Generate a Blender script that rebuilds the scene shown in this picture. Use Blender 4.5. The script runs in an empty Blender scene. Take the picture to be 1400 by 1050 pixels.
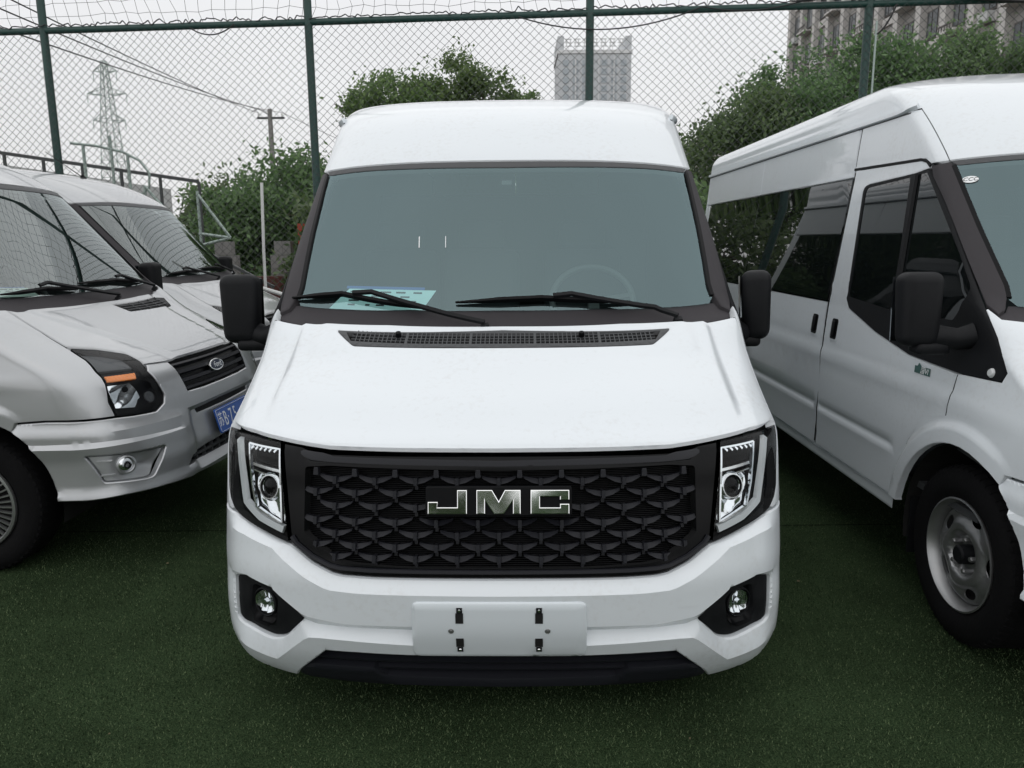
import bpy, bmesh, math, random, bisect
import numpy as np
from mathutils import Vector, Matrix
from mathutils.geometry import delaunay_2d_cdt
R = math.radians
random.seed(7); np.random.seed(7)
SC = bpy.context.scene
COL = SC.collection

# ------------------------------------------------------------------ camera
cam_d = bpy.data.cameras.new('camera'); cam = bpy.data.objects.new('camera', cam_d); COL.objects.link(cam)
cam_d.sensor_fit = 'HORIZONTAL'; cam_d.sensor_width = 36.0; cam_d.lens = 27.0
cam_d.clip_start = 0.05; cam_d.clip_end = 3000
cam.matrix_world = Matrix.Translation((0, 0, 1.58)) @ Matrix.Rotation(R(79.5), 4, 'X') @ Matrix.Rotation(R(-0.45), 4, 'Z')
SC.camera = cam

# ------------------------------------------------------------------ overcast sky and a weak, wide sun
SUN_EL, SUN_AZ = R(60), R(195)
w = bpy.data.worlds.new('World'); SC.world = w; w.use_nodes = True
nt = w.node_tree; nt.nodes.clear()
n_out = nt.nodes.new('ShaderNodeOutputWorld'); n_bg = nt.nodes.new('ShaderNodeBackground')
n_sky = nt.nodes.new('ShaderNodeTexSky'); n_sky.sky_type = 'NISHITA'; n_sky.sun_disc = False
n_sky.sun_elevation = SUN_EL; n_sky.sun_rotation = SUN_AZ; n_sky.air_density = 1.0; n_sky.dust_density = 4.0
n_geo = nt.nodes.new('ShaderNodeTexCoord'); n_sep = nt.nodes.new('ShaderNodeSeparateXYZ')
n_rmp = nt.nodes.new('ShaderNodeValToRGB')
n_rmp.color_ramp.elements[0].position = 0.0; n_rmp.color_ramp.elements[0].color = (0.90, 0.895, 0.90, 1)
n_rmp.color_ramp.elements[1].position = 1.0; n_rmp.color_ramp.elements[1].color = (0.98, 0.99, 1.0, 1)
e = n_rmp.color_ramp.elements.new(0.30); e.color = (0.945, 0.95, 0.965, 1)
n_noi = nt.nodes.new('ShaderNodeTexNoise'); n_noi.inputs['Scale'].default_value = 1.6; n_noi.inputs['Detail'].default_value = 5
n_nm = nt.nodes.new('ShaderNodeMapRange'); n_nm.inputs[1].default_value = .3; n_nm.inputs[2].default_value = .7; n_nm.inputs[3].default_value = 8.7; n_nm.inputs[4].default_value = 10.4
n_mul = nt.nodes.new('ShaderNodeVectorMath'); n_mul.operation = 'SCALE'
n_mix = nt.nodes.new('ShaderNodeMixRGB'); n_mix.inputs[0].default_value = 0.94
nt.links.new(n_geo.outputs['Generated'], n_sep.inputs[0]); nt.links.new(n_sep.outputs['Z'], n_rmp.inputs[0])
nt.links.new(n_geo.outputs['Generated'], n_noi.inputs['Vector'])
nt.links.new(n_noi.outputs[0], n_nm.inputs[0])
nt.links.new(n_rmp.outputs[0], n_mul.inputs[0]); nt.links.new(n_nm.outputs[0], n_mul.inputs[3])
nt.links.new(n_sky.outputs[0], n_mix.inputs[1]); nt.links.new(n_mul.outputs[0], n_mix.inputs[2])
nt.links.new(n_mix.outputs[0], n_bg.inputs[0]); n_bg.inputs[1].default_value = 0.1
nt.links.new(n_bg.outputs[0], n_out.inputs[0])
sd = bpy.data.lights.new('sun', 'SUN'); sun = bpy.data.objects.new('sun', sd); COL.objects.link(sun)
sd.energy = 1.0; sd.angle = R(175); sd.color = (1.0, 0.98, 0.95)
sdir = Vector((math.cos(SUN_EL) * math.sin(SUN_AZ), math.cos(SUN_EL) * math.cos(SUN_AZ), math.sin(SUN_EL)))
sun.rotation_euler = sdir.to_track_quat('Z', 'Y').to_euler()
SC.view_settings.view_transform = 'Standard'; SC.view_settings.look = 'None'
SC.view_settings.exposure = 0.0; SC.view_settings.gamma = 1.0
SC.render.engine = 'CYCLES'; SC.cycles.use_denoising = True
SC.cycles.max_bounces = 8; SC.cycles.transparent_max_bounces = 16; SC.cycles.caustics_reflective = False; SC.cycles.caustics_refractive = False

# ------------------------------------------------------------------ materials
MATS = {}
def pm(name, col, rough=.5, metal=0, coat=0, coat_rough=.03, ior=1.5, spec=.5, bump=0, bscale=40, var=0, vscale=3, emit=None):
    m = bpy.data.materials.new(name); m.use_nodes = True; t = m.node_tree
    b = t.nodes['Principled BSDF']
    b.inputs['Base Color'].default_value = (*col, 1); b.inputs['Roughness'].default_value = rough; b.inputs['Metallic'].default_value = metal
    b.inputs['Coat Weight'].default_value = coat; b.inputs['Coat Roughness'].default_value = coat_rough; b.inputs['IOR'].default_value = ior
    b.inputs['Specular IOR Level'].default_value = spec
    if var or bump:
        tc = t.nodes.new('ShaderNodeTexCoord')
    if var:
        n = t.nodes.new('ShaderNodeTexNoise'); n.inputs['Scale'].default_value = vscale; n.inputs['Detail'].default_value = 6; n.inputs['Roughness'].default_value = .65
        t.links.new(tc.outputs['Object'], n.inputs['Vector'])
        mx = t.nodes.new('ShaderNodeMixRGB'); mx.inputs[1].default_value = (*[c * (1 - var) for c in col], 1); mx.inputs[2].default_value = (*[min(1, c * (1 + var)) for c in col], 1)
        t.links.new(n.outputs[0], mx.inputs[0]); t.links.new(mx.outputs[0], b.inputs['Base Color'])
    if bump:
        n2 = t.nodes.new('ShaderNodeTexNoise'); n2.inputs['Scale'].default_value = bscale; n2.inputs['Detail'].default_value = 4
        t.links.new(tc.outputs['Object'], n2.inputs['Vector'])
        bp = t.nodes.new('ShaderNodeBump'); bp.inputs['Strength'].default_value = bump; bp.inputs['Distance'].default_value = .01
        t.links.new(n2.outputs[0], bp.inputs['Height']); t.links.new(bp.outputs[0], b.inputs['Normal'])
    MATS[name] = m
    return m
def glassm(name, tint, refl, ior, rough=.0):
    m = bpy.data.materials.new(name); m.use_nodes = True; t = m.node_tree; t.nodes.clear()
    o = t.nodes.new('ShaderNodeOutputMaterial'); mx = t.nodes.new('ShaderNodeMixShader'); tr = t.nodes.new('ShaderNodeBsdfTransparent'); gl = t.nodes.new('ShaderNodeBsdfGlossy')
    ge = t.nodes.new('ShaderNodeNewGeometry'); dt = t.nodes.new('ShaderNodeVectorMath'); dt.operation = 'DOT_PRODUCT'; t.links.new(ge.outputs['Incoming'], dt.inputs[0]); t.links.new(ge.outputs['Normal'], dt.inputs[1])
    F0 = ((ior - 1) / (ior + 1)) ** 2
    def mth(op, a, b=None):
        n = t.nodes.new('ShaderNodeMath'); n.operation = op
        for k, q in enumerate((a, b)):
            if q is None: continue
            if isinstance(q, (int, float)): n.inputs[k].default_value = q
            else: t.links.new(q, n.inputs[k])
        return n.outputs[0]
    fr = mth('ADD', mth('MULTIPLY', mth('POWER', mth('SUBTRACT', 1.0, mth('ABSOLUTE', dt.outputs['Value'])), 5.0), 1 - F0), F0)   # Schlick, the same from both sides of the thin pane
    tr.inputs[0].default_value = (*tint, 1); gl.inputs[0].default_value = (*refl, 1); gl.inputs['Roughness'].default_value = rough
    t.links.new(fr, mx.inputs[0]); t.links.new(tr.outputs[0], mx.inputs[1]); t.links.new(gl.outputs[0], mx.inputs[2]); t.links.new(mx.outputs[0], o.inputs[0])
    MATS[name] = m
    return m
def paintm(name, col, metal, rough, coat=1.0, dust=.06, flake=0):
    m = pm(name, col, rough, metal, coat, .025); t = m.node_tree; b = t.nodes['Principled BSDF']
    tc = t.nodes.new('ShaderNodeTexCoord'); n = t.nodes.new('ShaderNodeTexNoise'); n.inputs['Scale'].default_value = 2.5; n.inputs['Detail'].default_value = 8; n.inputs['Roughness'].default_value = .7
    t.links.new(tc.outputs['Object'], n.inputs['Vector'])
    mr = t.nodes.new('ShaderNodeMapRange'); mr.inputs[1].default_value = .35; mr.inputs[2].default_value = .75; mr.inputs[3].default_value = .015; mr.inputs[4].default_value = .09
    t.links.new(n.outputs[0], mr.inputs[0]); t.links.new(mr.outputs[0], b.inputs['Coat Roughness'])
    sp = t.nodes.new('ShaderNodeTexNoise'); sp.inputs['Scale'].default_value = 55; sp.inputs['Detail'].default_value = 3
    t.links.new(tc.outputs['Object'], sp.inputs['Vector'])
    ml = t.nodes.new('ShaderNodeMath'); ml.operation = 'MULTIPLY'; t.links.new(n.outputs[0], ml.inputs[0]); t.links.new(sp.outputs[0], ml.inputs[1])
    mr2 = t.nodes.new('ShaderNodeMapRange'); mr2.inputs[1].default_value = .27; mr2.inputs[2].default_value = .5; mr2.inputs[3].default_value = 0; mr2.inputs[4].default_value = dust * 4
    t.links.new(ml.outputs[0], mr2.inputs[0])
    mx = t.nodes.new('ShaderNodeMixRGB'); mx.inputs[1].default_value = (*col, 1); mx.inputs[2].default_value = (.42, .40, .37, 1)
    t.links.new(mr2.outputs[0], mx.inputs[0]); t.links.new(mx.outputs[0], b.inputs['Base Color'])
    # orange peel
    op = t.nodes.new('ShaderNodeTexNoise'); op.inputs['Scale'].default_value = 9; op.inputs['Detail'].default_value = 2
    t.links.new(tc.outputs['Object'], op.inputs['Vector'])
    bp = t.nodes.new('ShaderNodeBump'); bp.inputs['Strength'].default_value = .05; bp.inputs['Distance'].default_value = .01
    t.links.new(op.outputs[0], bp.inputs['Height']); t.links.new(bp.outputs[0], b.inputs['Coat Normal'])
    return m
paintm('white_paint', (.70, .745, .78), 0, .4)
paintm('silver_paint', (.44, .455, .47), .7, .40, 1.0, .05)
pm('gloss_black', (.002, .0023, .003), .2, spec=.16)
pm('satin_black', (.003, .0033, .0042), .45, spec=.14, bump=.05, bscale=200)
pm('black_plastic', (.0075, .0082, .0098), .55, spec=.2, bump=.15, bscale=400, var=.2, vscale=20)
pm('pillar_plastic', (.034, .031, .035), .55, spec=.25, bump=.12, bscale=400, var=.1, vscale=12)
pm('grey_plastic', (.055, .058, .062), .5, bump=.1, bscale=300, var=.15, vscale=15)
pm('fin_plastic', (.0125, .0133, .0175), .42, spec=.28)
pm('trim_grey', (.019, .0198, .024), .35, spec=.25)
pm('line_black', (.006, .0062, .0075), .5, spec=.25)
pm('deep_black', (.0012, .0014, .0018), .8, spec=.04)
pm('dark_void', (.004, .004, .004), .9)
pm('rubber', (.006, .006, .0066), .85, spec=.12, bump=.25, bscale=90, var=.35, vscale=9)
pm('chrome', (.88, .90, .90), .06, 1)
pm('lamp_chrome', (.78, .80, .82), .12, 1)
pm('wheel_silver', (.33, .335, .34), .36, .8, var=.15, vscale=12)
pm('trim_silver', (.42, .43, .43), .3, .85, var=.1, vscale=12)
pm('tinted_glass', (.004, .0055, .006), .02, 0, .6, .01, ior=1.45)
pm('mirror_glass', (.6, .65, .68), .02, 1)
glassm('windshield_glass', (.62, .74, .73), (.70, .95, 1.0), 2.3)
glassm('silver_windshield', (.55, .63, .61), (.85, .92, .92), 2.7)
glassm('clear_lens', (.93, .95, .96), (.8, .8, .8), 1.28)
pm('light_pipe', (.55, .57, .58), .2, 0, .5)
pm('amber', (.85, .22, .01), .2, 0, .6)
pm('plate_white', (.64, .69, .725), .38, 0, .3)
pm('plate_blue', (.02, .10, .42), .35, 0, .3)
pm('print_white', (.82, .84, .85), .5)
pm('print_black', (.02, .02, .025), .5)
pm('paper_blue', (.70, 1.0, 1.0), .6)
pm('paper_green', (.85, 1.0, .93), .6)
pm('wheel_grip', (.10, .105, .105), .5)
pm('litter', (.13, .11, .06), .9, var=.5, vscale=30)
pm('turf_seam', (.010, .016, .009), .95, spec=.05)
pm('sticker_dark', (.05, .12, .11), .4)
pm('badge_navy', (.012, .02, .05), .3)
pm('seat_fabric', (.04, .043, .046), .85, bump=.2, bscale=150)
pm('dash_plastic', (.05, .055, .055), .7, bump=.1, bscale=300)
pm('headliner', (.25, .26, .25), .9)
def turfm():
    m = pm('turf', (.02, .035, .018), .95, spec=.05); t = m.node_tree; b = t.nodes['Principled BSDF']; tc = t.nodes.new('ShaderNodeTexCoord')
    n = t.nodes.new('ShaderNodeTexNoise'); n.inputs['Scale'].default_value = 160; n.inputs['Detail'].default_value = 5; n.inputs['Roughness'].default_value = .8
    n2 = t.nodes.new('ShaderNodeTexNoise'); n2.inputs['Scale'].default_value = 1.3; n2.inputs['Detail'].default_value = 6; n2.inputs['Roughness'].default_value = .65
    for k in (n, n2): t.links.new(tc.outputs['Object'], k.inputs['Vector'])
    r = t.nodes.new('ShaderNodeValToRGB'); el = r.color_ramp.elements
    el[0].position = .32; el[0].color = (.004, .010, .004, 1); el[1].position = .70; el[1].color = (.100, .145, .066, 1)
    x = el.new(.5); x.color = (.034, .058, .027, 1)
    t.links.new(n.outputs[0], r.inputs[0])
    mr = t.nodes.new('ShaderNodeMapRange'); mr.inputs[1].default_value = .3; mr.inputs[2].default_value = .7; mr.inputs[3].default_value = .6; mr.inputs[4].default_value = 1.35
    t.links.new(n2.outputs[0], mr.inputs[0])
    sc = t.nodes.new('ShaderNodeVectorMath'); sc.operation = 'SCALE'; t.links.new(r.outputs[0], sc.inputs[0]); t.links.new(mr.outputs[0], sc.inputs[3])
    t.links.new(sc.outputs[0], b.inputs['Base Color'])
    bp = t.nodes.new('ShaderNodeBump'); bp.inputs['Strength'].default_value = .9; bp.inputs['Distance'].default_value = .012
    t.links.new(n.outputs[0], bp.inputs['Height']); t.links.new(bp.outputs[0], b.inputs['Normal'])
turfm()
def bladem():
    m = pm('turf_blade', (.03, .055, .022), .75, spec=.12); t = m.node_tree; b = t.nodes['Principled BSDF']
    g = t.nodes.new('ShaderNodeNewGeometry'); n = t.nodes.new('ShaderNodeTexWhiteNoise'); n.noise_dimensions = '1D'
    t.links.new(g.outputs['Random Per Island'], n.inputs['W'])
    r = t.nodes.new('ShaderNodeValToRGB'); el = r.color_ramp.elements
    el[0].position = 0; el[0].color = (.012, .030, .011, 1); el[1].position = 1; el[1].color = (.115, .155, .078, 1)
    x = el.new(.6); x.color = (.044, .072, .034, 1)
    t.links.new(n.outputs[0], r.inputs[0]); t.links.new(r.outputs[0], b.inputs['Base Color'])
bladem()
pm('earth', (.10, .09, .075), .95, var=.35, vscale=.6, bump=.4, bscale=6)
pm('fence_green', (.012, .050, .042), .45, bump=.15, bscale=60, var=.3, vscale=6)
pm('wire', (.05, .06, .058), .6)
pm('net_black', (.02, .022, .024), .7)
pm('cable_black', (.012, .012, .013), .6)
pm('galv', (.33, .40, .37), .5, .3, var=.2, vscale=5)
pm('dark_steel', (.06, .064, .066), .55, .2, var=.2, vscale=5)
pm('concrete', (.22, .215, .21), .9, var=.25, vscale=2, bump=.3, bscale=20)
pm('pale_wall', (.50, .51, .51), .85, var=.12, vscale=.7)
pm('red_brick', (.10, .035, .03), .9, var=.3, vscale=3)
pm('red_paint', (.45, .06, .03), .6)
pm('pole_white', (.62, .63, .62), .6, var=.2, vscale=20)
pm('tower_wall', (.50, .52, .54), .8, var=.06, vscale=.05)
pm('tower_glass', (.34, .38, .41), .3)
pm('tower_white', (.62, .63, .64), .7)
pm('apt_stone', (.34, .328, .318), .85, var=.14, vscale=.3)
pm('apt_light', (.53, .515, .50), .85, var=.1, vscale=.3)
pm('apt_glass', (.035, .042, .048), .15)
pm('apt_dark', (.09, .08, .075), .7)
pm('bark', (.07, .055, .04), .95, bump=.6, bscale=12, var=.3, vscale=4)
def leafm(name, a, b_):
    m = pm(name, a, .55); t = m.node_tree; b = t.nodes['Principled BSDF']
    g = t.nodes.new('ShaderNodeNewGeometry'); n = t.nodes.new('ShaderNodeTexWhiteNoise'); n.noise_dimensions = '1D'
    t.links.new(g.outputs['Random Per Island'], n.inputs['W'])
    n3 = t.nodes.new('ShaderNodeTexNoise'); n3.inputs['Scale'].default_value = .9; n3.inputs['Detail'].default_value = 3
    t.links.new(g.outputs['Position'], n3.inputs['Vector'])
    ad = t.nodes.new('ShaderNodeMath'); ad.operation = 'ADD'; t.links.new(n.outputs[0], ad.inputs[0]); t.links.new(n3.outputs[0], ad.inputs[1])
    hf = t.nodes.new('ShaderNodeMath'); hf.operation = 'MULTIPLY'; hf.inputs[1].default_value = .5; t.links.new(ad.outputs[0], hf.inputs[0])
    mx0 = t.nodes.new('ShaderNodeMixRGB'); mx0.inputs[1].default_value = (*a, 1); mx0.inputs[2].default_value = (*b_, 1)
    t.links.new(hf.outputs[0], mx0.inputs[0])
    oi = t.nodes.new('ShaderNodeObjectInfo'); om = t.nodes.new('ShaderNodeMapRange'); om.inputs[3].default_value = .8; om.inputs[4].default_value = 1.3; t.links.new(oi.outputs['Random'], om.inputs[0])
    oh = t.nodes.new('ShaderNodeMapRange'); oh.inputs[3].default_value = .485; oh.inputs[4].default_value = .515; t.links.new(oi.outputs['Random'], oh.inputs[0])
    mx = t.nodes.new('ShaderNodeHueSaturation'); t.links.new(om.outputs[0], mx.inputs['Value']); t.links.new(oh.outputs[0], mx.inputs['Hue']); t.links.new(mx0.outputs[0], mx.inputs['Color'])
    t.links.new(mx.outputs[0], b.inputs['Base Color'])
    tl = t.nodes.new('ShaderNodeBsdfTranslucent'); t.links.new(mx.outputs[0], tl.inputs[0])
    ms = t.nodes.new('ShaderNodeMixShader'); ms.inputs[0].default_value = .4
    out = t.nodes['Material Output']; t.links.new(b.outputs[0], ms.inputs[1]); t.links.new(tl.outputs[0], ms.inputs[2]); t.links.new(ms.outputs[0], out.inputs[0])
leafm('leaf_dark', (.040, .085, .032), (.185, .275, .115))
leafm('leaf_mid', (.050, .105, .034), (.21, .31, .11))

# ------------------------------------------------------------------ object helpers
def link(o, parent=None):
    COL.objects.link(o)
    if parent is not None: o.parent = parent
    return o
def tag(o, label=None, cat=None, group=None, kind=None):
    if label: o['label'] = label
    if cat: o['category'] = cat
    if group: o['group'] = group
    if kind: o['kind'] = kind
    return o
def empty(name, loc=(0, 0, 0), rz=0, parent=None):
    o = bpy.data.objects.new(name, None); o.location = loc; o.rotation_euler = (0, 0, rz); o.empty_display_size = .3
    return link(o, parent)
def mesh_obj(name, verts, faces, mat, parent=None, smooth=False, sharp=None):
    me = bpy.data.meshes.new(name); me.from_pydata([tuple(v) for v in verts], [], faces)
    me.materials.append(MATS[mat])
    if smooth:
        me.polygons.foreach_set('use_smooth', [True] * len(me.polygons))
        if sharp: me.set_sharp_from_angle(angle=R(sharp))
    me.update()
    return link(bpy.data.objects.new(name, me), parent)
def copy_tree(o, parent=None, swap=None):
    c = o.copy(); COL.objects.link(c); c.parent = parent
    for ch in o.children: copy_tree(ch, c, swap)
    return c
class MB:
    def __init__(s): s.v = []; s.f = []
    def add(s, vs, fs):
        b = len(s.v); s.v += [tuple(p) for p in vs]; s.f += [[i + b for i in f] for f in fs]; return s
    def box(s, c, d, rz=0, M=None):
        x, y, z = d[0] / 2, d[1] / 2, d[2] / 2
        vs = [Vector((a * x, b * y, e * z)) for e in (-1, 1) for b in (-1, 1) for a in (-1, 1)]
        m = Matrix.Translation(c) @ Matrix.Rotation(rz, 4, 'Z')
        if M is not None: m = Matrix.Translation(c) @ M
        return s.add([m @ v for v in vs], [[0, 2, 3, 1], [4, 5, 7, 6], [0, 1, 5, 4], [2, 6, 7, 3], [0, 4, 6, 2], [1, 3, 7, 5]])
    def bar(s, a, b, w, h=None, up=(0, 0, 1)):
        a, b = Vector(a), Vector(b); h = h or w; t = (b - a); L = t.length; t.normalize(); u = Vector(up)
        if abs(t.dot(u)) > .98: u = Vector((1, 0, 0))
        x = t.cross(u).normalized(); y = x.cross(t).normalized()
        vs = [p + x * (i * w / 2) + y * (j * h / 2) for p in (a, b) for j in (-1, 1) for i in (-1, 1)]
        return s.add(vs, [[0, 1, 3, 2], [4, 6, 7, 5], [0, 4, 5, 1], [2, 3, 7, 6], [0, 2, 6, 4], [1, 5, 7, 3]])
    def tube(s, pts, rads, n=8, cap=True):
        pts = [Vector(p) for p in pts]
        if not hasattr(rads, '__len__'): rads = [rads] * len(pts)
        vs = []; fs = []; up = Vector((0, 0, 1)); prev = None
        for i, p in enumerate(pts):
            t = (pts[min(i + 1, len(pts) - 1)] - pts[max(i - 1, 0)]).normalized()
            if prev is None:
                x = t.cross(up if abs(t.z) < .95 else Vector((1, 0, 0))).normalized()
            else:
                x = (prev - t * prev.dot(t)).normalized()
            prev = x; y = t.cross(x)
            for k in range(n):
                a = 2 * math.pi * k / n; vs.append(p + (x * math.cos(a) + y * math.sin(a)) * rads[i])
        for i in range(len(pts) - 1):
            for k in range(n): fs.append([i * n + k, i * n + (k + 1) % n, (i + 1) * n + (k + 1) % n, (i + 1) * n + k])
        if cap: fs.append(list(range(n))[::-1]); fs.append([(len(pts) - 1) * n + k for k in range(n)])
        return s.add(vs, fs)
    def lathe(s, prof, n=48, M=None, closed=False):
        # prof: (radius, axial) about +X
        vs = []; fs = []
        for (r, x) in prof:
            for k in range(n):
                a = 2 * math.pi * k / n; v = Vector((x, r * math.cos(a), r * math.sin(a))); vs.append(M @ v if M else v)
        m = len(prof)
        for i in range(m - 1 + (1 if closed else 0)):
            j = (i + 1) % m
            for k in range(n): fs.append([i * n + k, j * n + k, j * n + (k + 1) % n, i * n + (k + 1) % n])
        return s.add(vs, fs)
    def prism(s, poly, fn0, fn1):
        n = len(poly); vs = [fn0(p) for p in poly] + [fn1(p) for p in poly]
        return s.add(vs, [list(range(n)), [n + k for k in range(n)][::-1]] + [[i, i + n, (i + 1) % n + n, (i + 1) % n] for i in range(n)])
    def build(s, name, mat, parent=None, smooth=False, sharp=35):
        return mesh_obj(name, s.v, s.f, mat, parent, smooth, sharp)
def rbox(name, c, d, r, mat, parent=None, seg=3, M=None, taper=None):
    bm = bmesh.new(); bmesh.ops.create_cube(bm, size=1)
    for v in bm.verts:
        v.co = Vector((v.co.x * d[0], v.co.y * d[1], v.co.z * d[2]))
        if taper: v.co = Vector(taper(v.co))
    bmesh.ops.bevel(bm, geom=bm.edges[:], offset=r, segments=seg, profile=.5, affect='EDGES')
    m = Matrix.Translation(c) @ (M if M is not None else Matrix.Identity(4))
    bmesh.ops.transform(bm, matrix=m, verts=bm.verts)
    me = bpy.data.meshes.new(name); bm.to_mesh(me); bm.free(); me.materials.append(MATS[mat])
    me.polygons.foreach_set('use_smooth', [True] * len(me.polygons)); me.set_sharp_from_angle(angle=R(40))
    return link(bpy.data.objects.new(name, me), parent)
def text_mesh(name, body, size, mat, parent, M, extrude=.0008, shear=0):
    cu = bpy.data.curves.new(name, 'FONT'); cu.body = body; cu.size = size; cu.extrude = extrude; cu.align_x = 'CENTER'; cu.align_y = 'CENTER'; cu.shear = shear
    o = bpy.data.objects.new(name, cu); COL.objects.link(o)
    dg = bpy.context.evaluated_depsgraph_get(); me = bpy.data.meshes.new_from_object(o.evaluated_get(dg))
    COL.objects.unlink(o); bpy.data.objects.remove(o); bpy.data.curves.remove(cu)
    me.transform(M); me.materials.clear(); me.materials.append(MATS[mat]); me.name = name
    return link(bpy.data.objects.new(name, me), parent)
def rnd(poly, r, seg=4):
    out = []; n = len(poly)
    for i in range(n):
        p = Vector(poly[i][:2]); a = Vector(poly[i - 1][:2]); b = Vector(poly[(i + 1) % n][:2])
        rr = poly[i][2] if len(poly[i]) > 2 else r
        la, lb = (a - p).length, (b - p).length
        rr = min(rr, la * .45, lb * .45)
        if rr < 1e-4: out.append((p.x, p.y)); continue
        A = p + (a - p).normalized() * rr; B = p + (b - p).normalized() * rr
        for k in range(seg + 1):
            t = k / seg; q = A * (1 - t) ** 2 + p * (2 * t * (1 - t)) + B * t * t; out.append((q.x, q.y))
    return out
def sym(half):
    """half outline from the centre line round to the centre line -> full closed outline"""
    return list(half) + [(-p[0],) + tuple(p[1:]) for p in reversed(half) if abs(p[0]) > 1e-6]
def resample(poly, res, closed=True):
    out = []; n = len(poly)
    for i in range(n if closed else n - 1):
        a = poly[i]; b = poly[(i + 1) % n]; L = math.hypot(b[0] - a[0], b[1] - a[1])
        if L < 1e-6: continue
        k = max(1, int(math.ceil(L / res)))
        for j in range(k): t = j / k; out.append((a[0] + (b[0] - a[0]) * t, a[1] + (b[1] - a[1]) * t))
    if not closed: out.append(tuple(poly[-1][:2]))
    return out
def inside(px, py, poly):
    x = poly[:, 0]; y = poly[:, 1]; x2 = np.roll(x, -1); y2 = np.roll(y, -1)
    res = np.zeros(len(px), bool)
    for i in range(len(x)):
        c = ((y[i] > py) != (y2[i] > py))
        if y2[i] != y[i]:
            res ^= c & (px < (x2[i] - x[i]) * (py - y[i]) / (y2[i] - y[i]) + x[i])
    return res
def segdist(P, loops):
    d = np.full(len(P), 1e9)
    for lp in loops:
        A = lp; B = np.roll(lp, -1, axis=0)
        for a, b in zip(A, B):
            ab = b - a; L = ab.dot(ab)
            if L < 1e-14: continue
            t = np.clip(((P - a) @ ab) / L, 0, 1); q = a + t[:, None] * ab
            d = np.minimum(d, np.hypot(P[:, 0] - q[:, 0], P[:, 1] - q[:, 1]))
    return d
def normal_of(fn, s, v, h=6e-3):
    a = fn(s + h, v); b = fn(s - h, v); c = fn(s, v + h); d = fn(s, v - h)
    x = (a[0] - b[0], a[1] - b[1], a[2] - b[2]); y = (c[0] - d[0], c[1] - d[1], c[2] - d[2])
    n = Vector((x[1] * y[2] - x[2] * y[1], x[2] * y[0] - x[0] * y[2], x[0] * y[1] - x[1] * y[0]))
    return n.normalized() if n.length > 1e-12 else Vector((0, -1, 0))
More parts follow.
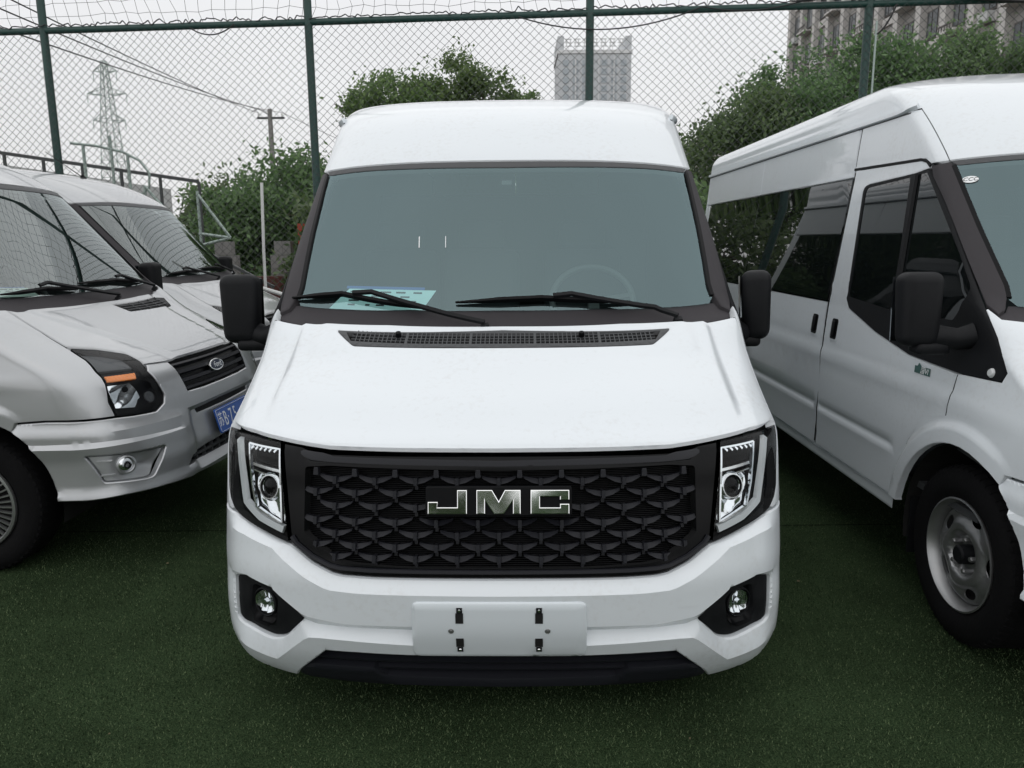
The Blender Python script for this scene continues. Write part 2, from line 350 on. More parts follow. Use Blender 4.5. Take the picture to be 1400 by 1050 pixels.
def patch(name, fn, poly, mat, parent, holes=(), lines=(), disp=None, off=0.0, thick=.030, res=.04, lip=.004, smooth_n=False, skirt_holes=True, sharp=32, geo=False):
    """a panel cut out of the surface fn(s, v): outline, holes, crease lines, displacement along the normal, rolled edge and thickness"""
    loops = [np.array(resample([p[:2] for p in poly], res))] + [np.array(resample([p[:2] for p in h], min(res, .02))) for h in holes]
    verts = []; edges = []
    def addloop(L, closed=True):
        b = len(verts); verts.extend([tuple(p) for p in L]); n = len(L)
        for i in range(n if closed else n - 1): edges.append((b + i, b + (i + 1) % n))
    for L in loops: addloop(L)
    bl = np.vstack(loops)
    if lip > 0:
        for k, L in enumerate(loops):
            ar = .5 * np.sum(L[:, 0] * np.roll(L[:, 1], -1) - np.roll(L[:, 0], -1) * L[:, 1])
            sg = (1 if ar > 0 else -1) * (1 if k == 0 else -1)
            d1 = np.roll(L, -1, axis=0) - L; d0 = L - np.roll(L, 1, axis=0)
            n1 = np.stack([-d1[:, 1], d1[:, 0]], 1); n0 = np.stack([-d0[:, 1], d0[:, 0]], 1)
            n1 /= np.linalg.norm(n1, axis=1)[:, None] + 1e-12; n0 /= np.linalg.norm(n0, axis=1)[:, None] + 1e-12
            nn = n1 + n0; nn /= np.linalg.norm(nn, axis=1)[:, None] + 1e-9
            cs = np.clip(np.sum(nn * n1, axis=1), .35, 1)
            I = L + nn * sg * (lip / cs)[:, None]
            ok = segdist(I, loops) > lip * .8
            verts.extend([tuple(p) for p in I[ok]])
    cl = [np.array(resample(l, res, False)) for l in lines]
    for L in cl: addloop(L, False)
    lo = bl.min(0); hi = bl.max(0)
    gx = np.arange(lo[0] + res / 2, hi[0], res); gy = np.arange(lo[1] + res / 2, hi[1], res)
    if len(gx) and len(gy):
        G = np.array([(a, b) for a in gx for b in gy])
        m = inside(G[:, 0], G[:, 1], loops[0])
        for h in loops[1:]: m &= ~inside(G[:, 0], G[:, 1], h)
        G = G[m]
        if len(G):
            G = G[segdist(G, loops) > max(lip * 1.6, res * .35)]
            if len(G) and cl:
                A = np.vstack(cl); keep = np.array([np.min(np.hypot(A[:, 0] - g[0], A[:, 1] - g[1])) > res * .4 for g in G]); G = G[keep]
            verts.extend([tuple(g) for g in G])
    ov, oe, of, *_ = delaunay_2d_cdt([Vector(p) for p in verts], edges, [], 0, 1e-5)
    P = np.array([(p.x, p.y) for p in ov])
    C = np.array([P[list(f)].mean(0) for f in of])
    m = inside(C[:, 0], C[:, 1], loops[0])
    for h in loops[1:]: m &= ~inside(C[:, 0], C[:, 1], h)
    tris = []
    for f, k in zip(of, m):
        if not k or len(f) < 3: continue
        a, b, c = P[f[0]], P[f[1]], P[f[2]]
        cr = (b[0] - a[0]) * (c[1] - a[1]) - (b[1] - a[1]) * (c[0] - a[0])
        if abs(cr) < 1e-9: continue
        tris.append(list(f) if cr > 0 else list(f)[::-1])
    used = sorted({i for f in tris for i in f}); mp = {i: k for k, i in enumerate(used)}
    tris = [[mp[i] for i in f] for f in tris]; P = P[used]
    dist = segdist(P, loops) if lip > 0 else None
    vs = []; ns = []
    for k, (s, v) in enumerate(P):
        s = float(s); v = float(v)
        n = normal_of(fn, s, v); o = off
        if disp: o += disp(s, v)
        if lip > 0 and dist[k] < lip * .99: o -= lip * .9 * (1 - dist[k] / lip) ** 2
        q = fn(s, v); vs.append(Vector(q) + n * o); ns.append(n)
    if thick != 0:
        cnt = {}
        for f in tris:
            for i in range(len(f)):
                a, b = f[i], f[(i + 1) % len(f)]; cnt[(a, b)] = 1
        be = [e_ for e_ in cnt if (e_[1], e_[0]) not in cnt]
        low = {}
        for a, b in be:
            for i in (a, b):
                if i not in low: low[i] = len(vs); vs.append(vs[i] - ns[i] * thick); ns.append(ns[i])
            tris.append([b, a, low[a], low[b]])
    o = mesh_obj(name, vs, tris, mat, parent, True)
    if geo:
        o.data.set_sharp_from_angle(angle=R(sharp)); return o
    vn = []
    if disp:
        def full(a, c):
            n = normal_of(fn, a, c); q = fn(a, c); k = disp(a, c); return (q[0] + n.x * k, q[1] + n.y * k, q[2] + n.z * k)
        vn = [normal_of(full, float(a), float(c), .003) for a, c in P]
    else: vn = list(ns[:len(P)])
    vn += list(ns[len(P):])
    o.data.normals_split_custom_set_from_vertices([tuple(n) for n in vn])
    return o
def sweep(fn, path, wd, ht, off, mb=None, res=.03, taper=False):
    """a bar that follows a path laid on the surface fn"""
    mb = mb or MB(); path = resample(path, res, False); pts = []; ns = []
    for (s, v) in path:
        n = normal_of(fn, s, v); pts.append(Vector(fn(s, v)) + n * off); ns.append(n)
    vs = []; m = len(pts)
    for i, p in enumerate(pts):
        t = (pts[min(i + 1, m - 1)] - pts[max(i - 1, 0)]).normalized(); b = ns[i].cross(t).normalized()
        k = 1.0
        if taper: k = min(1, .35 + 1.3 * min(i, m - 1 - i) / max(1, m - 1) * 2)
        for (x, z) in ((-1, 0), (-.7, 1), (.7, 1), (1, 0)): vs.append(p + b * (x * wd / 2 * k) + ns[i] * (z * ht * k))
    fs = []
    for i in range(m - 1):
        for k in range(4): fs.append([i * 4 + k, i * 4 + (k + 1) % 4, i * 4 + 4 + (k + 1) % 4, i * 4 + 4 + k][::-1])
    fs.append([0, 1, 2, 3]); fs.append([m * 4 - 1, m * 4 - 2, m * 4 - 3, m * 4 - 4])
    return mb.add(vs, fs)

# ------------------------------------------------------------------ van body surface: s runs round the plan from the nose centre line, v is the height on the flank
class Tab:
    def __init__(s, xs, ys):
        s.x = xs; s.y = ys; n = len(xs)
        d = [(ys[i + 1] - ys[i]) / (xs[i + 1] - xs[i]) for i in range(n - 1)]
        s.m = [d[0]] + [0 if d[i - 1] * d[i] <= 0 else 2 * d[i - 1] * d[i] / (d[i - 1] + d[i]) for i in range(1, n - 1)] + [d[-1]]
    def __call__(s, t):
        x = s.x
        if t <= x[0]: return s.y[0] + s.m[0] * (t - x[0])
        if t >= x[-1]: return s.y[-1] + s.m[-1] * (t - x[-1])
        i = bisect.bisect_right(x, t) - 1; h = x[i + 1] - x[i]; u = (t - x[i]) / h; u2 = u * u; u3 = u2 * u
        return s.y[i] * (2 * u3 - 3 * u2 + 1) + s.m[i] * h * (u3 - 2 * u2 + u) + s.y[i + 1] * (3 * u2 - 2 * u3) + s.m[i + 1] * h * (u3 - u2)
PP, PQ, W0, D0 = 3.3, 2.0, .955, .36
_P = []
NP = 6000
for i in range(NP + 1):
    r_ = math.sin(math.pi / 2 * i / NP); _P.append((r_, 1 - max(0, 1 - r_ ** PP) ** (1 / PQ)))
_S = [0]
for i in range(NP): _S.append(_S[-1] + math.hypot((_P[i + 1][0] - _P[i][0]) * W0, (_P[i + 1][1] - _P[i][1]) * D0))
L0 = _S[-1]
def plan(s):
    if s >= L0: return 1.0, 1.0, s - L0
    i = min(bisect.bisect_right(_S, s) - 1, NP - 1); u = (s - _S[i]) / (_S[i + 1] - _S[i])
    return _P[i][0] + (_P[i + 1][0] - _P[i][0]) * u, _P[i][1] + (_P[i + 1][1] - _P[i][1]) * u, 0.0
# v, yf, zf, w, D, k
ROWS = [(.12, .13, .12, .930, .28, 0), (.20, .08, .20, .966, .29, 0), (.30, .03, .30, .970, .32, 0), (.42, .0, .42, .968, .35, 0), (.52, .0, .52, .966, .36, 0),
 (.62, .02, .62, .967, .36, 0), (.80, .06, .80, .966, .36, 0), (.93, .09, .93, .962, .36, 0), (.955, .12, .957, .958, .34, 0), (.985, .18, .99, .955, .33, 0),
 (1.06, .34, 1.065, .951, .30, 0), (1.16, .54, 1.145, .948, .25, 0), (1.26, .68, 1.205, .945, .20, 0), (1.30, .735, 1.230, .943, .18, .01), (1.34, .775, 1.265, .940, .175, .04),
 (1.38, .8117, 1.3125, .9341, .172, .045), (1.60, 1.0135, 1.5736, .9018, .172, .045), (1.86, 1.2521, 1.8823, .8637, .172, .045), (1.885, 1.275, 1.912, .860, .172, .047)]
HIGH = [(2.0, 1.39, 2.022, .85, .19, .05), (2.18, 1.62, 2.19, .838, .21, .05), (2.265, 1.84, 2.270, .829, .22, .05), (2.312, 2.03, 2.312, .803, .24, .05), (2.335, 2.22, 2.335, .75, .27, .05), (2.345, 2.4, 2.345, .62, .30, .05)]
HIGHER = [(2.0, 1.385, 2.024, .85, .19, .05), (2.18, 1.60, 2.20, .832, .22, .05), (2.27, 1.755, 2.290, .818, .23, .05), (2.335, 1.93, 2.345, .775, .25, .05), (2.375, 2.10, 2.385, .70, .28, .05), (2.395, 2.3, 2.405, .58, .30, .05)]
LOW = [(1.96, 1.365, 1.982, .852, .19, .05), (2.07, 1.56, 2.085, .838, .24, .05), (2.15, 1.79, 2.160, .815, .30, .05), (2.192, 2.02, 2.198, .76, .32, .05), (2.214, 2.22, 2.218, .68, .33, .05), (2.222, 2.4, 2.226, .52, .34, .05)]
class Body:
    def __init__(b, rows):
        v = [r[0] for r in rows]
        b.yf, b.zf, b.w, b.D, b.k = [Tab(v, [r[i] for r in rows]) for i in (1, 2, 3, 4, 5)]
    def yc(b, v): return b.yf(v) + b.D(v) + b.k(v)
    def __call__(b, s, v):
        sg = 1 if s >= 0 else -1; r, d, e_ = plan(abs(s)); x = b.w(v) * r
        y = b.yf(v) + b.D(v) * d + b.k(v) * r * r + e_
        if e_ > 0:
            q = min(1, e_ / .5); x += .022 * q * (2 - q) * max(0, min(1, (1.35 - v) / .3))
            # flank sculpture: shoulder line and lower moulding groove
            f = min(1, e_ / .35)
            x += f * .006 * math.exp(-((v - .955) / .035) ** 2) + smooth01((e_ - 1.0) / .07) * (.003 * math.exp(-((v - .64) / .03) ** 2) - .007 * math.exp(-((v - .665) / .012) ** 2))
        zf = b.zf(v); z = zf + (v - zf) * r ** 3
        return (sg * x, y, z)
    def ys(b, pts, closed=False, res=.05):
        """side outline given as (y back from the nose, height) -> (s, v)"""
        return [(y - b.yc(v) + L0, v) for (y, v) in resample(pts, res, closed)]
SOFT = [r for r in ROWS if not .79 < r[0] < 1.0] 
SOFT = sorted(SOFT + [(.78, .052, .78, .966, .36, 0), (.87, .080, .87, .964, .36, 0), (.92, .103, .922, .962, .355, 0), (.955, .135, .958, .959, .345, 0), (.985, .182, .99, .956, .33, 0), (1.02, .252, 1.027, .953, .315, 0)])
BODY = {'high': Body(ROWS + HIGH), 'low': Body(SOFT + LOW), 'soft': Body(SOFT + HIGHER)}
REAR = 5.6
def arc(cy, cz, r, a0, a1, n=14): return [(cy + r * math.cos(R(a0 + (a1 - a0) * i / n)), cz + r * math.sin(R(a0 + (a1 - a0) * i / n))) for i in range(n + 1)]
def neg(p): return [(-q[0],) + tuple(q[1:]) for q in p]
def frame(fn, s, v, off=0, flip=False):
    n = normal_of(fn, s, v); h = 1e-3
    t = (Vector(fn(s + h, v)) - Vector(fn(s - h, v))).normalized(); u = n.cross(t).normalized()
    M = Matrix((t, u, n)).transposed().to_4x4(); M.translation = Vector(fn(s, v)) + n * off
    return M
X_TO_Z = Matrix(((0, 1, 0, 0), (0, 0, 1, 0), (1, 0, 0, 0), (0, 0, 0, 1)))   # lathe axis X onto frame Z
def smooth01(t): t = max(0, min(1, t)); return t * t * (3 - 2 * t)
def lerp_tab(tab):
    xs = [a for a, b in tab]; ys_ = [b for a, b in tab]
    def f(s):
        s = abs(s)
        if s <= xs[0]: return ys_[0]
        if s >= xs[-1]: return ys_[-1]
        i = bisect.bisect_right(xs, s) - 1; return ys_[i] + (ys_[i + 1] - ys_[i]) * (s - xs[i]) / (xs[i + 1] - xs[i])
    return f
def extruded(name, poly, depth, bevel, M, mat, parent):
    bm = bmesh.new(); vs = [bm.verts.new((x, y, 0)) for x, y in poly]
    f = bm.faces.new(vs); f.normal_update()
    if f.normal.z < 0: f.normal_flip()
    r_ = bmesh.ops.extrude_face_region(bm, geom=[f]); top = [g for g in r_['geom'] if isinstance(g, bmesh.types.BMVert)]
    bmesh.ops.translate(bm, vec=(0, 0, depth), verts=top)
    te = [g for g in r_['geom'] if isinstance(g, bmesh.types.BMEdge)]
    bmesh.ops.recalc_face_normals(bm, faces=bm.faces)
    if bevel: bmesh.ops.bevel(bm, geom=te, offset=bevel, segments=2, profile=.5, affect='EDGES')
    bmesh.ops.transform(bm, matrix=M, verts=bm.verts)
    me = bpy.data.meshes.new(name); bm.to_mesh(me); bm.free(); me.materials.append(MATS[mat])
    return link(bpy.data.objects.new(name, me), parent)

def flare(fn):
    def f(s, v):
        p = fn(s, v); r = math.hypot(p[1] - .89, p[2] - .36); return .018 * smooth01((.535 - r) / .045) * smooth01((p[1] - .56) / .22)
    return f

TYRE_R = .352
def tyre_mesh():
    R_ = TYRE_R; r0 = .222
    prof = [(r0, -.085), (r0 + .02, -.098), (.28, -.108), (.315, -.104), (.335, -.094), (R_ - .004, -.078), (R_, -.06), (R_, .06), (R_ - .004, .078), (.335, .094), (.315, .104), (.28, .108), (r0 + .02, .098), (r0, .085)]
    mb = MB().lathe(prof, 64)
    # shoulder blocks of the tread
    for k in range(56):
        a = 2 * math.pi * k / 56
        for sx in (-1, 1):
            M = Matrix.Rotation(a, 4, 'X')
            c = [(sx * .060, -.010, R_ - .006), (sx * .060, .010, R_ - .006), (sx * .093, .011, R_ - .020), (sx * .093, -.011, R_ - .020), (sx * .058, -.009, R_ + .004), (sx * .058, .009, R_ + .004), (sx * .088, .010, R_ - .006), (sx * .088, -.010, R_ - .006)]
            mb.add([M @ Vector(p) for p in c], [[0, 1, 2, 3], [4, 7, 6, 5], [0, 4, 5, 1], [1, 5, 6, 2], [2, 6, 7, 3], [3, 7, 4, 0]])
    for x in (-.03, 0, .03): pass
    return mb
def make_wheel(parent, x, y, sg, style, tyre_data, rim_data):
    wl = empty('wheel', (x, y, TYRE_R - .004), 0 if sg > 0 else math.pi, parent)
    for nm, me in tyre_data + rim_data[style]:
        o = bpy.data.objects.new(nm, me); link(o, wl); o.rotation_euler = (R(random.uniform(0, 70)) if nm != 'hub_cap' else 0, 0, 0)
    return wl
def grab(o):
    me = o.data; COL.objects.unlink(o); bpy.data.objects.remove(o); return (me.name.split('.')[0], me)
def wheel_data():
    t = [grab(tyre_mesh().build('tyre', 'rubber', None, True, 30))]
    # pressed steel wheel with five slots
    rim = MB().lathe([(.224, .088), (.226, .096), (.219, .098), (.213, .090), (.205, .075), (.198, .050), (.195, .03), (.192, .0), (.205, -.07)], 64)
    o1 = rim.build('rim', 'wheel_silver', None, True, 40)
    def dish(a, b):
        r = math.hypot(a, b); x = .040 + .040 * smooth01((r - .070) / .028) - .016 * smooth01((r - .118) / .03) - .012 * smooth01((r - .175) / .02)
        ang = math.atan2(b, a); x += .007 * math.cos(5 * ang) * smooth01((r - .105) / .03) * smooth01((.19 - r) / .03)
        return (x, a, b)
    def ring(r, n=60): return [(r * math.cos(2 * math.pi * k / n), r * math.sin(2 * math.pi * k / n)) for k in range(n)]
    holes = []
    for k in range(5):
        a0 = 2 * math.pi * (k + .5) / 5
        loc = [(.040 * math.cos(t_) , .021 * math.sin(t_)) for t_ in [2 * math.pi * j / 16 for j in range(16)]]
        holes.append([((.156 + q) * math.cos(a0) - p * math.sin(a0), (.156 + q) * math.sin(a0) + p * math.cos(a0)) for p, q in loc])
    fnd = lambda a, b: dish(a, b)
    o2 = patch('wheel_disc', fnd, ring(.195), 'wheel_silver', None, holes=holes, res=.014, lip=.002, thick=.006)
    hb = MB().lathe([(.0, .095), (.03, .095), (.038, .088), (.040, .04)], 28)
    o3 = hb.build('hub_cap', 'black_plastic', None, True, 40)
    nuts = MB()
    for k in range(5):
        a = 2 * math.pi * k / 5; M = Matrix.Translation((0, .066 * math.cos(a), .066 * math.sin(a)))
        nuts.lathe([(.0, .084), (.009, .084), (.011, .078), (.011, .035)], 6, M)
    o4 = nuts.build('wheel_nuts', 'wheel_silver')
    bk = MB().lathe([(.0, -.02), (.19, -.02)], 32).build('brake_drum', 'dark_void')
    steel = [grab(o) for o in (o1, o2, o3, o4, bk)]
    # full wheel trim with many thin spokes
    ring_ = MB().lathe([(.226, .092), (.224, .104), (.212, .106), (.204, .098), (.200, .080), (.196, .02)], 72).build('trim_ring', 'trim_silver', None, True, 40)
    sp = MB()
    for k in range(40):
        a = 2 * math.pi * k / 40; M = Matrix.Rotation(a, 4, 'X')
        sec = []
        for (r, x, w_) in ((.045, .098, .0022), (.10, .100, .0036), (.16, .097, .0052), (.203, .092, .0062)):
            sec += [(x - .014, -w_, r), (x, -w_ * .5, r), (x, w_ * .5, r), (x - .014, w_, r)]
        fs = []
        for i in range(3):
            for j in range(4): fs.append([i * 4 + j, i * 4 + (j + 1) % 4, i * 4 + 4 + (j + 1) % 4, i * 4 + 4 + j])
        sp.add([M @ Vector(p) for p in sec], fs)
    o6 = sp.build('trim_spokes', 'trim_silver', None, True, 30)
    o7 = MB().lathe([(.0, .108), (.03, .107), (.046, .100), (.05, .085)], 32).build('hub_cap', 'trim_silver', None, True, 40)
    o8 = MB().lathe([(.0, .066), (.2, .066)], 32).build('trim_backing', 'dark_void')
    return t, {'steel': steel, 'trim': [grab(o) for o in (ring_, o6, o7, o8)]}

# ------------------------------------------------------------------ the parts every van has
def van_shell(van, fn, paint, glass, kind, vd, vtop, wheel_style, wd, mirror_fold=None, mirror_both=True):
    b = fn; ys = b.ys
    jmc = kind == 'jmc'
    for sg in (1, -1):
        S = (lambda p: p) if sg > 0 else neg
        # fender
        if jmc:
            front = [(1.058, .957), (1.012, .854), (.997, .767), (.972, .737), (.948, .706)]
            arch_ = [(s_, v_) for s_, v_ in ys(arc(.89, .36, .445, -10 + 0, 128))]
            top = [(1.070, .962), (1.055, 1.06), (1.04, 1.16), (1.022, 1.285)]
            low = [(ys([(.60, .703)])[0])]
        else:
            front = [(.775, 1.092), (.808, 1.030), (.852, .984), (.893, .842), (.886, .776)]
            top = [(.745, 1.170), (.743, 1.253), (.728, 1.312)]
            low = [(1.194, .776), (1.335, .767)]
        sail = ys([(.88, 1.322), (.795, 1.225), (.726, 1.11), (.742, 1.072), (.99, 1.062), (1.02, .89)])
        rearflare = ys([(1.02, .89), (1.19, .845), (1.285, .72), (1.385, .53), (1.378, .44)])
        archin = ys(arc(.89, .36, .44, 12, 128 if jmc else 124))
        poly = front[::-1] + top + ([(1.03, 1.322)] if jmc else [(.985, 1.296), (1.02, 1.326)]) + sail + rearflare[1:] + [ys([(1.315, .44)])[0]] + archin + low[::-1]
        patch('fender', fn, S(poly), paint, van, disp=flare(fn), res=.035, lines=[S(ys(arc(.89, .36, q, 22, 118, 20))) for q in (.488, .505, .52, .537)] if jmc else [S(ys(arc(.89, .36, q, 22, 124, 24))) for q in (.488, .505, .52, .537)])
        # front door
        dp = ys([(2.318, 1.938), (1.64, 1.922), (1.585, 1.908), (1.555, 1.886), (1.67, 1.874), (2.13, 1.858), (2.185, 1.835), (2.19, 1.80), (2.105, 1.27), (2.05, 1.222), (1.72, 1.138), (1.38, 1.078), (.998, 1.060), (1.028, .885), (1.195, .838), (1.292, .715), (1.392, .53), (1.385, .44), (2.285, .44), (2.305, .93)], True)
        crs = [S(ys([(1.42 if q < .8 else 1.08, q), (2.27, q)], res=.08)) for q in (.62, .653, .665, .677, .92, .955, .99)]
        door = patch('front_door', fn, S(dp), paint, van, res=.05, lines=crs)
        # black window surround and mirror sail
        bk = ys(rnd([(2.186, 1.852, .04), (1.67, 1.872), (1.56, 1.884), (1.25, 1.64), (.895, 1.335), (.80, 1.225), (.73, 1.11, .03), (.745, 1.076, .02), (.99, 1.066), (1.38, 1.083), (1.72, 1.143), (2.05, 1.227), (2.10, 1.275)], .01), True)
        p1 = ys(rnd([(2.155, 1.838, .04), (1.705, 1.858), (1.60, 1.255), (2.075, 1.285)], .012), True)
        p2 = ys(rnd([(1.655, 1.862), (1.565, 1.868), (1.02, 1.40), (1.10, 1.26), (1.55, 1.255)], .012), True)
        patch('window_surround', fn, S(bk), 'black_plastic', van, holes=[S(p1), S(p2)], res=.05, off=.001)
        sh = lambda P, k: [(P_[0], P_[1]) for P_ in P]
        for P in (p1, p2):
            patch('window_pane', fn, S(P), 'tinted_glass', van, off=-.004, lip=0, thick=.004, res=.08)
        mb = sweep(fn, S(ys([(1.655, 1.866), (1.575, 1.255)])), .038, .012, -.002); mb.build('window_bar', 'black_plastic', van)
        mb = sweep(fn, S(ys([(2.335, 1.947), (1.64, 1.930), (1.58, 1.915), (1.545, 1.892)])), .014, .006, -.004); mb.build('door_seal', 'satin_black', van)
        # A pillar cover
        pil = [(.993, 1.897), (1.152, 1.892)] + ys([(1.535, 1.872), (1.235, 1.637), (.885, 1.340)])[1:] + [(.985, 1.312), (.93, 1.335), (.893, 1.40), (.943, 1.628), (.985, 1.885)]
        patch('pillar_cover', fn, S(pil), 'pillar_plastic', van, off=.002, res=.05)
        # flank panels
        fwd = ys([(2.335, .44), (3.78, .44)]); rarch = ys(arc(4.2, .36, .44, 165, 15))
        slide = ys([(2.327, .44), (3.925, .44), (3.935, 1.236), (2.345, 1.236), (2.322, .93)], True)
        if True:
            sl = ys([(2.327, .44), (3.73, .44)]) + ys([(3.73, .44), (3.775, .50), (3.84, .62), (3.925, .72), (3.935, 1.236), (2.345, 1.236), (2.322, .93)])
            crs = [S(ys([(2.36, q), (3.80 if q < .7 else 3.9, q)], res=.1)) for q in (.62, .653, .665, .677, .92, .955, .99)]
            patch('sliding_door', fn, S(sl), paint, van, res=.07, lines=crs)
            rq = ys([(3.935, .728)]) + ys(arc(4.2, .36, .44, 122, 8)) + ys([(4.66, .44), (REAR, .44), (REAR, 1.236), (3.947, 1.236)])
            crs = [S(ys([(4.7, q), (REAR - .01, q)], res=.12)) for q in (.62, .653, .665, .677)] + [S(ys([(3.95, q), (REAR - .01, q)], res=.12)) for q in (.92, .955, .99)]
            patch('rear_quarter', fn, S(rq), paint, van, res=.09, lines=crs)
        for (a, c) in ((2.352, 3.955), (3.967, 5.45)):
            patch('side_window', fn, S(ys([(a, 1.246), (c, 1.246), (c + .01, 1.898), (a - .004, 1.898)], True)), 'tinted_glass', van, off=-.003, thick=.006, lip=.002, res=.12)
        patch('rear_post', fn, S(ys([(5.46, 1.246), (REAR, 1.246), (REAR, 1.898), (5.47, 1.898)], True)), paint, van, res=.1)
        t1 = vd - .004
        cu = [(.992, 1.907), (1.15, 1.905)] + ys([(1.60, 1.931), (2.325, 1.951), (2.318, t1)]) + [(.992, t1)]
        patch('cab_upper_panel', fn, S(cu), paint, van, res=.05)
        for (a, c) in ((2.331, 3.94), (3.948, REAR)):
            patch('upper_side_panel', fn, S(ys([(a + .008, 1.908), (c + .008, 1.908), (c, t1), (a, t1)], True)), paint, van, res=.09)
        # dark strips standing in for the shade inside the shut lines
        for path in ([(2.312, .45), (2.3135, .93), (2.331, 1.24)], [(2.331, 1.25), (2.328, 1.93)], [(2.327, 1.96), (2.326, vd - .02)], [(.994, 1.058), (1.024, .8875), (1.19, .8415), (1.288, .7175), (1.389, .53), (1.382, .45)], [(3.943, 1.91), (3.945, vd - .02)]):
            sweep(fn, S(ys(path)), .016, .002, -.0065, res=.05).build('shut_line_shade', 'dark_void', van)
        gl_ = [(1.052, .972), (1.046, 1.06), (1.036, 1.16), (1.018, 1.284)] if jmc else [(.768, 1.092), (.741, 1.17), (.739, 1.253), (.724, 1.310)]
        sweep(fn, S(gl_), .016, .002, -.0075, res=.04).build('shut_line_shade', 'dark_void', van)
        # sill, drip moulding, handles
        mb = sweep(fn, S(ys([(1.40, .402), (3.72, .402)])), .065, .004, -.020, res=.2); mb.build('sill', paint, van)
        mb = sweep(fn, S([(1.0, vd + .008), (1.06, vd + .004)] + ys([(1.95, vd), (REAR, vd + .004)])), .026, .021, -.002, res=.06); mb.build('drip_moulding', paint, van, True)
        mb = sweep(fn, S(ys([(1.80, vd - .014), (REAR, vd - .012)])), .010, .003, -.002, res=.1); mb.build('drip_shade', 'grey_plastic', van)  # grey strip painted in for the shadowed gap below the moulding
        for hy, dr in ((2.45, 0), (2.175, 1)):
            hh = ys(rnd([(hy - .058, 1.035), (hy + .058, 1.035), (hy + .058, 1.175), (hy - .058, 1.175)], .022), True)
            o = patch('door_handle', fn, S(hh), paint, van, off=.004, res=.03, lip=.006)
            hi = ys(rnd([(hy - .040, 1.050), (hy + .042, 1.050), (hy + .042, 1.160), (hy - .040, 1.160)], .018), True)
            patch('handle_recess', fn, S(hi), 'satin_black', o, off=.0062, res=.03, lip=.003, thick=.003)
            M = frame(fn, *S(ys([(hy, 1.105)]))[0], .012); rbox('handle_grip', M.translation, (.028, .085, .012), .005, 'black_plastic', o, M=M.to_3x3().to_4x4())
        # side repeater
        M = frame(fn, *S(ys([(.80, 1.098)]))[0], .001) @ X_TO_Z.inverted() if False else frame(fn, *S(ys([(.80, 1.098)]))[0], .001)
        mb = MB().lathe([(0, .010), (.012, .009), (.017, .004), (.018, 0)], 20, M @ Matrix.Rotation(R(-90), 4, 'Y')); mb.build('side_repeater', 'light_pipe', van, True)
        # wheel arch liners, mud flaps
        for cy in (.89, 4.2):
            prof = [(.445, 0)]; mb = MB(); n = 20; xo, xi = .955, .55; vs = []; fs = []
            for k in range(n + 1):
                a = R(-12 + 204 * k / n)
                for x in (xo, xi): vs.append((sg * x, cy + .437 * math.cos(a), .36 + .437 * math.sin(a)))
            for k in range(n): fs.append([2 * k, 2 * k + 1, 2 * k + 3, 2 * k + 2])
            fs.append([2 * k + 1 for k in range(n + 1)])
            mb.add(vs, fs); mb.build('wheel_arch_liner', 'dark_void', van)
            make_wheel(van, sg * .845, cy + .035, sg, wheel_style, *wd)
            mb = MB().box((sg * .84, cy + .415, .33), (.20, .012, .26)); mb.build('mud_flap', 'black_plastic', van)
    for sg in (1, -1):
        S = (lambda p: p) if sg > 0 else neg
        lin = ys([(1.0, 1.02), (1.46, .92), (1.48, .55), (3.6, .55), (3.72, .92), (4.68, .92), (4.75, .55), (5.5, .55), (5.5, vd + .03), (2.05, vd + .03), (1.70, 1.93), (1.60, 1.88), (.98, 1.36)], True)
        patch('leak_lining', fn, S(lin), 'seat_fabric', van, off=-.045, lip=0, thick=0, res=.15)  # dark shell added to block light leaking in through the panel gaps
    patch('cab_headliner', fn, sym([(0, 1.897), (.97, 1.897), (1.1, 1.925), (1.6, 1.935), (1.6, vd + .02), (0, vd + .02)]), 'headliner', van, off=-.025, lip=0, thick=0, res=.12)
    # windscreen, cowl, header
    ws = sym([(0, 1.384), (.381, 1.382), (.656, 1.370), (.87, 1.357), (.898, 1.375), (.893, 1.42), (.935, 1.628), (.972, 1.86), (.962, 1.885), (.93, 1.888), (.70, 1.885), (.47, 1.882), (0, 1.879)])
    patch('windscreen', fn, ws, glass, van, off=-.006, thick=0, lip=0, res=.07)
    hd = sym([(0, 1.876), (.47, 1.879), (.70, 1.882), (.955, 1.882), (.985, 1.902), (.70, 1.902), (0, 1.902)])
    patch('screen_header_seal', fn, hd, 'grey_plastic', van, off=-.002, lip=.002, res=.06)
    for sg in (1, -1):
        sw = sweep(fn, [(sg * a, c) for a, c in [(.897, 1.38), (.894, 1.42), (.938, 1.628), (.978, 1.88)]], .022, .006, -.004); sw.build('screen_side_seal', 'satin_black', van)
    cr = [(0, 1.325), (.458, 1.322), (.682, 1.308), (.826, 1.299), (.982, 1.297), (.99, 1.31), (.925, 1.335), (.905, 1.357), (.87, 1.362), (.656, 1.375), (.381, 1.388), (0, 1.390)]
    patch('cowl_panel', fn, sym(cr), 'pillar_plastic', van, off=-.012, thick=.02, lip=.004, res=.05)
    # roof: front cap and roof grid
    cap = sym([(0, 1.906), (.70, 1.906), (.986, 1.906), (.986, vd), (0, vd)])
    patch('roof_front', fn, cap, paint, van, lip=0, res=.05, thick=.01)
    rows = [vd + (vtop - vd) * (1 - (1 - k / 26) ** 1.7) for k in range(27)]
    fcols = [L0 * k / 26 for k in range(27)]; sc_ = [0.03, .08, .15, .23, .32, .41, .5, .6, .7, .8, .9, 1.0]
    vs = []; nC = len(fcols) + len(sc_)
